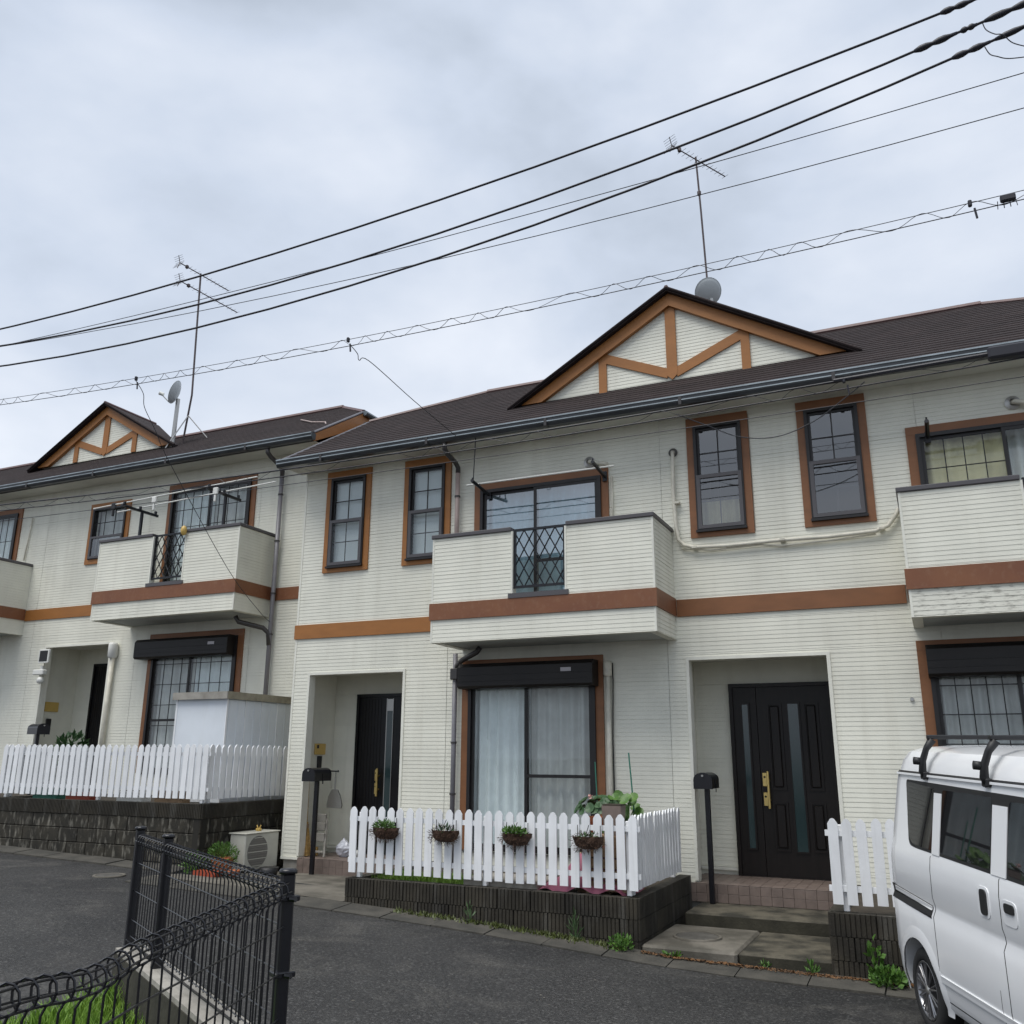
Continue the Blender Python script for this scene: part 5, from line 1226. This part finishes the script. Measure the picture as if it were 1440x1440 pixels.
for sd_ in (1, -1):
    band = rounded([(.17, 1.64), (.06, 1.20), (-.06, 1.19), (-2.05, 1.17), (-2.25, 1.17), (-1.95, 1.62)], [.03, .12, .1, .03, .06, .05])
    side_panel('window_band', 'black_plastic', band, .0015, side=sd_)
    q = rounded([(.155, 1.625), (.06, 1.21), (-.345, 1.205), (-.345, 1.605)], [.03, .12, .03, .02]); side_panel('window', 'van_glass', q, .004, side=sd_)
    q = rounded([(-.485, 1.60), (-.485, 1.205), (-1.19, 1.20), (-1.19, 1.60)], .025); side_panel('window', 'van_glass', q, .004, side=sd_)
    q = rounded([(-1.40, 1.59), (-1.40, 1.20), (-2.12, 1.185), (-1.86, 1.59)], .03); side_panel('window', 'van_glass', q, .004, side=sd_)
    side_panel('pillar', 'van_paint', [(-.355, 1.575), (-.355, 1.185), (-.475, 1.185), (-.475, 1.575)], .006, side=sd_)
    side_panel('pillar', 'van_paint', [(-1.205, 1.56), (-1.205, 1.18), (-1.385, 1.18), (-1.385, 1.56)], .006, side=sd_)
    side_panel('slide_rail', 'black_plastic', [(.42, .895), (.42, .80), (-.30, .775), (-.30, .855)], .002, side=sd_); side_panel('rail_trim', 'van_paint', [(.36, .885), (.36, .855), (-.29, .825), (-.29, .85)], .009, side=sd_)
    for s0 in (-.33, -1.30): side_panel('door_seam', 'black_plastic', [(s0, 1.17), (s0, .30), (s0-.007, .30), (s0-.007, 1.17)], .0012, side=sd_)
    side_panel('door_seam', 'black_plastic', [(-.34, .302), (-.34, .295), (-2.0, .295), (-2.0, .302)], .0012, side=sd_)
    # handles: recess and grip
    side_panel('handle_recess', 'van_paint', rounded([(-1.03, 1.10), (-1.03, .93), (-1.18, .93), (-1.18, 1.10)], .045), .004, side=sd_)
    side_panel('handle', 'black_plastic', rounded([(-1.075, 1.085), (-1.075, .945), (-1.155, .945), (-1.155, 1.085)], .03), .012, side=sd_)
    side_panel('handle_recess', 'van_paint', rounded([(-1.335, 1.07), (-1.335, .94), (-1.50, .94), (-1.50, 1.07)], .04), .004, side=sd_)
    side_panel('handle', 'black_plastic', rounded([(-1.37, 1.055), (-1.37, 1.005), (-1.48, 1.005), (-1.48, 1.055)], .02), .012, side=sd_)
    side_panel('side_crease', 'van_paint', [(-.35, .445), (-.35, .405), (-2.0, .42), (-2.0, .46)], .010, side=sd_)
    side_panel('seam', 'frame_grey', [(-1.195, .57), (-1.195, .30), (-1.199, .30), (-1.199, .57)], .0012, side=sd_)
    # gutter line
    side_panel('roof_gutter', 'black_plastic', [(.33, 1.699), (.33, 1.686), (-1.9, 1.686), (-1.9, 1.699)], .010, side=sd_)
    side_panel('roof_gutter_lip', 'van_paint', [(.34, 1.686), (.34, 1.672), (-1.9, 1.672), (-1.9, 1.686)], .014, side=sd_)
    # arch flares
    for s0 in (0, -2.43):
        bq = MB(); n = 22
        for ring, (r_, px) in enumerate(((.325, .012), (.345, .012), (.40, .001))):
            for k in range(n+1):
                a = -.25+(math.pi+.5)*k/n; hh = .27+r_*math.sin(a); x = HW-side_w(max(.236, hh))-px; bq.v.append((x if sd_ > 0 else 2*HW-x, s0+r_*math.cos(a), max(.2, hh)))
        bq.f = [(r_*(n+1)+k, r_*(n+1)+k+1, (r_+1)*(n+1)+k+1, (r_+1)*(n+1)+k) for r_ in range(2) for k in range(n)]
        bq.build('arch_flare', 'van_paint', BODY, smooth=True, local=True)
    side_panel('tail_lamp', 'orange_plastic', [(.452, 1.1), (.452, .78), (.43, .78), (.43, 1.1)], .004, side=sd_) if False else None
# wheels
for s0 in (0, -2.43):
    for sd_ in (1, -1):
        x0 = .03 if sd_ > 0 else 2*HW-.03
        M_ = Matrix.Translation((x0+sd_*.0, s0, .27)) @ Matrix.Rotation(-sd_*math.pi/2, 4, 'Y')   # local z -> outwards
        tyre = MB().lathe([(.175, -.13), (.245, -.145), (.265, -.13), (.27, -.10), (.27, -.035), (.262, -.01), (.24, .004), (.19, .004), (.182, -.01)], 40, M_)
        wh = tyre.build('wheel', 'rubber', V, smooth=True, local=True)
        MB().lathe([(.182, .0), (.176, .004), (.170, -.004), (.165, -.05), (.165, -.12)], 40, M_).build('rim', 'alloy', wh, smooth=True, local=True)
        MB().lathe([(0, -.06), (.165, -.06)], 30, M_).build('brake_disc', 'black_plastic', wh, local=True)
        bq = MB()
        for k in range(10):
            for dd in (-.10, .10):
                a = 2*math.pi*k/10; p0 = M_ @ Vector((.03*math.cos(a), .03*math.sin(a), -.008)); p1 = M_ @ Vector((.168*math.cos(a+dd), .168*math.sin(a+dd), -.004))
                bq.tube([p0, p1], [.008, .0055], 5)
        bq.build('spokes', 'alloy', wh, local=True)
        MB().lathe([(0, .004), (.026, .002), (.034, -.012)], 16, M_).build('hub_cap', 'steel', wh, smooth=True, local=True)
# bumpers, glass front and rear, lamps (turned away from the view)
vbox(BODY, 'rear_bumper', 'van_paint', .05, 2*HW-.05, .42, .50, .28, .50, .03)
vbox(BODY, 'front_bumper', 'van_paint', .06, 2*HW-.06, -2.99, -2.90, .25, .52, .03)
MB().add([(.14, rear_s(1.15)+.004, 1.15), (2*HW-.14, rear_s(1.15)+.004, 1.15), (2*HW-.2, rear_s(1.62)+.004, 1.62), (.2, rear_s(1.62)+.004, 1.62)], [(0, 3, 2, 1)]).build('rear_window', 'van_glass', BODY, local=True)
MB().add([(.12, front_s(1.08)-.006, 1.08), (2*HW-.12, front_s(1.08)-.006, 1.08), (2*HW-.2, front_s(1.66)-.006, 1.66), (.2, front_s(1.66)-.006, 1.66)], [(0, 1, 2, 3)]).build('windscreen', 'van_glass', BODY, local=True)
for xx in (.12, 2*HW-.38): vbox(BODY, 'headlight', 'white_plastic', xx, xx+.26, -2.955, -2.90, .68, .86, .02)
for xx in (.03, 2*HW-.11): vbox(BODY, 'tail_lamp', 'orange_plastic', xx+.01, xx+.08, .43, .475, .7, 1.05, .01)
# roof bars
for i, s0 in enumerate((-.20, -1.14)):
    rk = BB(.105, 2*HW-.105, s0-.018-.05, s0+.018-.05, 1.925, 1.955, .006).build('roof_bar', 'black_plastic', V, local=True)
    for sd_ in (1, -1):
        def X_(x): return x if sd_ > 0 else 2*HW-x
        MB().tube([(X_(.092), s0, 1.66), (X_(.072), s0, 1.71), (X_(.076), s0-.01, 1.78), (X_(.10), s0-.03, 1.86), (X_(.14), s0-.05, 1.925)], [.024, .028, .024, .022, .030], 8).build('bar_foot', 'black_plastic', rk, smooth=True, local=True)
        MB().tube([(X_(.07), s0+.005, 1.775), (X_(.022), s0+.012, 1.78)], .027, 10).build('clamp_knob', 'black_plastic', rk, smooth=True, local=True)
        BB(min(X_(.065), X_(.105)), max(X_(.065), X_(.105)), s0-.035, s0+.035, 1.655, 1.705, .006).build('clamp', 'black_plastic', rk, local=True)

# ------------------------------------------------------------------ antennas and dishes
def yagi(t, c, d, length, n, big=True, tail=.3):
    d = Vector((math.sin(d), math.cos(d), 0)); s = Vector((d.y, -d.x, 0)); c = Vector(c); a = c-d*length*tail; e_ = c+d*length*(1-tail)
    bo = MB().tube([a, e_], .011, 6).build('boom', 'mast', t)
    for i in range(n):
        f = i/(n-1); p = a+(e_-a)*(.18+.82*f); h = .10-.03*f; MB().tube([p-s*h, p+s*h], .004, 4).build('element', 'mast', bo)
    for sgn in (-1, 1):
        for k in range(4): q = a+d*(.0)-d*(.03*k)*0+Vector((0, 0, sgn*.036*(k+.4)))-d*.025*k*-1*0+d*(-.02)*k; MB().tube([q-s*.13, q+s*.13], .004, 4).build('reflector', 'mast', bo)
        MB().tube([a, a+Vector((0, 0, sgn*.15))-d*.05], .008, 5).build('reflector_arm', 'mast', bo)
    p = a+(e_-a)*.14; BB(p.x-.03, p.x+.03, p.y-.03, p.y+.03, p.z-.035, p.z+.035, .008).build('feed_box', 'mast', bo)
    return bo
t = thing('tv_antenna', 'tall roof antenna with one long yagi behind the big front gable', 'antenna', (5.83, 3.0, ZRG1))
MB().tube([(5.88, 3.0, 7.7), (5.80, 3.0, 10.6), (5.76, 3.0, 11.75)], .017, 8).build('mast', 'mast', t)
yagi(t, (5.76, 3.0, 11.70), rad(28), 1.42, 12, tail=.44)
MB().lathe([(.02, -.05), (.035, -.03), (.035, .03), (.02, .05)], 10, Matrix.Translation((5.785, 3.0, 11.0))).build('clamp', 'mast', t)
t = thing('tv_antenna', 'roof antenna carrying two yagis on the far house, beside its dish', 'antenna', (-4.75, 2.0, 7.6))
MB().tube([(-4.86, 2.05, 7.5), (-4.74, 2.05, 8.6), (-4.86, 2.05, 11.45)], .02, 8).build('mast', 'mast', t)
yagi(t, (-4.85, 2.05, 11.42), rad(5), 1.35, 11, tail=.42); yagi(t, (-4.85, 2.05, 11.02), rad(5), 1.60, 12, tail=.32)
for a in range(3):
    an = a*2.09+.4; MB().tube([(-4.78, 2.05, 8.15), (-4.78+.45*math.cos(an), 2.05+.45*math.sin(an), 7.55+.25*math.sin(an))], .012, 6).build('tripod_leg', 'steel', t)
def dish(label, c, aim, r, group, pole=None):
    t = thing('satellite_dish', label, 'satellite dish', c); a = Vector(aim).normalized(); q = a.to_track_quat('Z', 'Y').to_matrix().to_4x4(); M_ = Matrix.Translation(c) @ q
    prof = [(r*k/8, .22*r*(k/8)**2) for k in range(9)]
    MB().lathe(prof+[(r*1.01, .22*r-.006), (r*.98, .205*r), ]+[(r*k/8, .22*r*(k/8)**2-.012) for k in range(7, -1, -1)], 28, M_).build('reflector', 'dish', t, smooth=True)
    f = M_ @ Vector((0, -r*.55, r*1.15)); MB().tube([M_ @ Vector((0, -r*.98, .2*r)), f], .012, 6).build('feed_arm', 'steel', t); MB().lathe([(0, -.06), (.035, -.06), (.04, .03), (0, .05)], 12, Matrix.Translation(f) @ q).build('feed_horn', 'white_plastic', t)
    if pole: MB().tube(pole, .042, 10).build('mount_pole', 'steel', t)
dish('pale round satellite dish half hidden behind the big front gable peak', Vector((5.90, 2.80, 8.93)), (-.5, .6, .5), .24, None, [(5.90, 2.92, 7.8), (5.90, 2.90, 8.85)])
dish('pale satellite dish on a grey pole beside the far antenna', Vector((-4.85, 1.75, 8.55)), (-.80, -.45, .35), .25, None, [(-4.92, 1.85, 7.4), (-4.88, 1.83, 8.45)])

# ------------------------------------------------------------------ overhead lines
def para(p0, pm, p1, n=40):
    """parabola in the plane through three (x,z) points, y interpolated"""
    (x0, y0, z0), (xm, ym, zm), (x1, y1, z1) = p0, pm, p1; out_ = []
    for i in range(n+1):
        x = x0+(x1-x0)*i/n; L0 = (x-xm)*(x-x1)/((x0-xm)*(x0-x1)); L1 = (x-x0)*(x-x1)/((xm-x0)*(xm-x1)); L2 = (x-x0)*(x-xm)/((x1-x0)*(x1-xm))
        out_.append(Vector((x, y0*L0+ym*L1+y1*L2, z0*L0+zm*L1+z1*L2)))
    return out_
def power(label, pts3, r, sleeve=None, name='power_line'):
    t = thing(name, label, 'cable', pts3[0]); c = para(*pts3); MB().tube(c, r, 6).build('conductor', 'cable', t)
    if sleeve:
        # insulated connectors near the pole end
        def at(x):
            for a, b_ in zip(c, c[1:]):
                if a.x <= x <= b_.x: return a+(b_-a)*((x-a.x)/(b_.x-a.x))
            return c[-1]
        for (xa, xb, k) in sleeve:
            p, q = at(xa), at(xb); m = 7; MB().tube([p+(q-p)*(i/m) for i in range(m+1)], [r*1.2]+[r*(k if i % 3 else k*.6) for i in range(1, m)]+[r*1.2], 8).build('connector', 'cable', t, smooth=True)
    return t, c
def ext(P, y, xl=-26, xr=22):
    """parabola through three measured (x,z) points, extended"""
    (xa, za), (xb, zb), (xc, zc_) = P
    def f(x): return za*(x-xb)*(x-xc)/((xa-xb)*(xa-xc))+zb*(x-xa)*(x-xc)/((xb-xa)*(xb-xc))+zc_*(x-xa)*(x-xb)/((xc-xa)*(xc-xb))
    return (xl, y, f(xl)), (xb, y, f(xb)), (xr, y, f(xr))
YW = -3.0
power('uppermost thick black power line above the roofs', ext([(-3.53, 7.52), (1.77, 7.51), (9.45, 8.11)], YW), .0125, [(9.34, 9.62, 2.4), (9.66, 10.1, 2.6)])
power('middle thick black power line above the roofs', ext([(-3.46, 7.23), (2.46, 7.09), (9.23, 7.79)], YW), .0125, [(9.08, 9.45, 2.5), (9.48, 9.62, 2.2), (9.68, 10.2, 2.6)])
power('lowest of the three thick black power lines above the roofs', ext([(-3.39, 6.89), (2.89, 6.78), (9.42, 7.58)], YW), .0125, [(9.38, 9.70, 2.4), (9.74, 10.3, 2.3)])
power('thin black wire running among the three thick power lines', ext([(-3.47, 7.26), (2.24, 7.14), (9.92, 7.26)], YW+.05), .0045, None, 'thin_wire')
power('thinnest black wire just under the power lines', ext([(-3.47, 7.28), (1.37, 6.98), (9.88, 6.94)], YW+.1), .0045, None, 'thin_wire')
# telecom cable with spiral hanger
def spiral_line(label, P, y, r_up, gap, pitch, r_lo, coil, xl, xr, kn):
    t = thing('telephone_cable', label, 'cable', (xl, y, 5)); p3 = ext(P, y, xl, xr); c = para(*p3, n=60)
    MB().tube(c, r_up, 6).build('support_wire', 'cable', t); MB().tube([q-Vector((0, 0, gap)) for q in c], r_lo, 6).build('cable', 'cable', t)
    L_ = xr-xl; n = int(L_/pitch*10); pts = []
    for i in range(n+1):
        x = xl+L_*i/n; f = (x-xl)/L_*60; k = min(59, int(f)); q = c[k]+(c[k+1]-c[k])*(f-k); a = 2*math.pi*((x-xl)/pitch+.35*math.sin(x*1.7)+.2*math.sin(x*4.1))
        pts.append(q+Vector((0, coil*math.cos(a), -gap*.5+(gap*.5+.006)*math.sin(a))))
    MB().tube(pts, .003, 4).build('spiral_hanger', 'cable', t)
    for x in kn:
        f = (x-xl)/L_*60; k = int(f); q = c[k]+(c[k+1]-c[k])*(f-k); BB(q.x-.016, q.x+.016, q.y-.02, q.y+.02, q.z-.035, q.z+.025, .008).build('clamp', 'cable', t); MB().tube([q-Vector((-.03, 0, .06)), q-Vector((-.04, 0, .16))], .010, 6).build('insulator', 'cable', t)
    return t, c
t, c = spiral_line('telephone cable in a wavy spiral hanger crossing above the roofs', [(-3.26, 6.34), (2.83, 6.07), (9.66, 6.07)], YW, .0035, .085, .43, .0045, .03, -26, 22, (-.55, 2.83, 9.35))
BB(9.58, 9.70, YW-.025, YW+.025, 6.0, 6.065, .012).build('splice_box', 'cable', t)
for k in range(4): MB().tube([(9.56+.045*k, YW, 6.02), (9.555+.05*k, YW+.01, 5.95)], .004, 4).build('tie', 'cable', t)
t, c = spiral_line('lower black cable bundle passing in front of the house gutters', [(-5.06, 5.34), (3.46, 5.17), (9.51, 5.25)], -1.5, .011, .10, .95, .008, .03, -22, 18, (8.1,))
BB(9.45, 10.3, -1.56, -1.44, 5.18, 5.31, .02).build('closure', 'cable', t); MB().tube([(8.0, -1.5, 5.225), (9.5, -1.5, 5.25)], .022, 8).build('cable_bundle', 'cable', t)
power('thin wire strung across both facades under the gutters', ext([(-5.0, 5.06), (4.06, 4.94), (9.73, 4.96)], -1.5, -22, 18), .0045, None, 'thin_wire')
def smooth_path(P, k=6):
    P = [Vector(p) for p in P]; o = []
    for i in range(len(P)-1):
        a, b_, c_, d_ = P[max(i-1, 0)], P[i], P[i+1], P[min(i+2, len(P)-1)]
        for j in range(k):
            t_ = j/k; o.append(.5*((2*b_)+(c_-a)*t_+(2*a-5*b_+4*c_-d_)*t_*t_+(3*b_-a-3*c_+d_)*t_**3))
    return o+[P[-1]]
def drop(label, pts, r=.005):
    pts = smooth_path(pts); t = thing('drop_wire', label, 'wire', pts[0]); MB().tube(pts, r, 5).build('wire', 'cable_thin', t)
drop('service drop wire running from the spiral cable down to the near gutter', [(2.86, -3, 6.0), (2.9, -2.9, 5.92), (2.93, -2.9, 5.83), (3.0, -2.8, 5.85), (3.02, -1.8, 5.72), (2.95, -.56, 5.68)])
drop('service drop wire running from the spiral cable to the far downpipe', [(-.55, -3, 6.15), (-.50, -2.9, 6.0), (-.56, -2.8, 5.85), (-.54, -2.6, 5.6), (-.62, -2.2, 5.25), (-.9, -.6, 4.1), (-1.1, .4, 3.62), (-1.2, .8, 3.5)])
drop('grey jumper wire curling from the middle power line sleeve', [(9.66, -3.0, 7.88), (9.68, -3.0, 7.78), (9.74, -3.02, 7.69), (9.8, -3.03, 7.65), (9.87, -3.0, 7.56), (10.0, -3.0, 7.46)])
drop('grey jumper wire curling from the lowest power line sleeve', [(9.65, -3.0, 7.6), (9.68, -3.0, 7.51), (9.73, -3.02, 7.45), (9.82, -3.0, 7.41), (10.0, -3.0, 7.37)])
drop('black wire hanging in a slack loop before the two darker tall windows', [(6.3, -1.5, 5.12), (6.6, -1.4, 4.98), (6.95, -1.3, 4.82), (7.35, -1.25, 4.78), (7.75, -1.3, 4.88), (8.1, -1.4, 5.06), (8.3, -1.5, 5.16)], .006)

# ------------------------------------------------------------------ laundry brackets and poles
def arm(label, x, y0, y1, z, up=None, dz=.06):
    t = thing('laundry_bracket', label, 'bracket', (x, y0, z), 'laundry pole brackets')
    MB().tube([(x, y0, z), (x, y1, z+dz)], .024, 8).build('arm', 'black_metal', t); BB(x-.03, x+.03, y0-.02, y0+.0, z-.07, z+.07, .005).build('base_plate', 'black_metal', t)
    for k in (.55, .95): q = y0+(y1-y0)*k; MB().tube([(x, q, z+dz*k), (x, q-.01, z+dz*k+.05)], .010, 6).build('hook', 'black_metal', t)
    if up: MB().tube(up, .008, 6).build('hanger_rod', 'black_metal', t)
arm('black laundry arm hung on a thin rod beside the plain balcony door', 3.22, -.03, -.56, 4.93, [(3.22, -.52, 5.0), (3.22, -.47, 5.64)])
arm('black laundry arm under the vent pipe of the plain balcony door', 4.94, -.03, -.52, 4.98)
arm('black laundry arm before the grid paned balcony door above the van', 8.86, -.03, -.45, 4.95)
def tpost(label, x, y, z0, z1, ylen=.36):
    t = thing('laundry_post', label, 'bracket', (x, y, z0), 'laundry posts on the far balcony'); BB(x-.022, x+.022, y-.022, y+.022, z0, z1, .004).build('post', 'black_metal', t)
    BB(x-.022, x+.022, y-ylen-.1, y+ylen, z1+.001, z1+.045, .006).build('arm', 'black_metal', t)
    for k in (-.4, -.05, .3): BB(x-.02, x+.02, y+k-.02, y+k+.02, z1+.045, z1+.10, .005).build('hook', 'black_metal', t)
tpost('black laundry post beside the small window on the far balcony', -3.75, .24, 4.98, 5.50); tpost('black laundry post before the far grid paned balcony door', -1.86, .24, 5.0, 5.58)
tpost('dark laundry post of the farthest balcony', -8.0, .24, 4.98, 5.45)
for i, (p, q, lb) in enumerate((((-4.5, -.12, 5.57), (-.9, -.12, 5.70), 'white laundry pole on the outer hooks of the far balcony'), ((-4.3, .22, 5.57), (-.8, .22, 5.70), 'white laundry pole on the inner hooks of the far balcony'), ((3.05, -.30, 5.02), (5.15, -.28, 5.03), 'thin white laundry pole between the arms of the plain balcony door'))):
    t = thing('laundry_pole', lb, 'pole', p); MB().tube([p, q], .012, 8).build('tube', 'white_plastic', t); MB().tube([Vector(p)-(Vector(q)-Vector(p)).normalized()*.04, p], .014, 8).build('end_cap', 'white_plastic', t)
for i, (x, m, lb) in enumerate(((-3.1, 'white_plastic', 'single white clothes peg hanging on the far laundry pole'), (-1.75, 'white_plastic', 'white clothes peg beside the far laundry post at the grid paned door'), (-4.05, 'black_plastic', 'black clothes hanger clip on the far laundry pole by the small window'))):
    t = thing('clothes_peg', lb, 'peg', (x, -.12, 5.5)); BB(x-.05, x+.05, -.14, -.10, 5.50, 5.62, .01).build('grip', m, t); BB(x-.02, x+.02, -.135, -.105, 5.38, 5.50, .006).build('jaw', m, t)
t = thing('yellow_charm', 'small yellow ornament hanging on the far balcony lattice', 'ornament', (-2.50, .03, 5.0)); MB().lathe([(0, -.09), (.04, -.06), (.055, 0), (.04, .06), (0, .09)], 12, Matrix.Translation((-2.50, .02, 5.0))).build('charm_body', 'yellow_plate', t, smooth=True); MB().tube([(-2.5, .03, 5.09), (-2.5, .06, 5.03)], .005, 5).build('loop', 'black_metal', t)
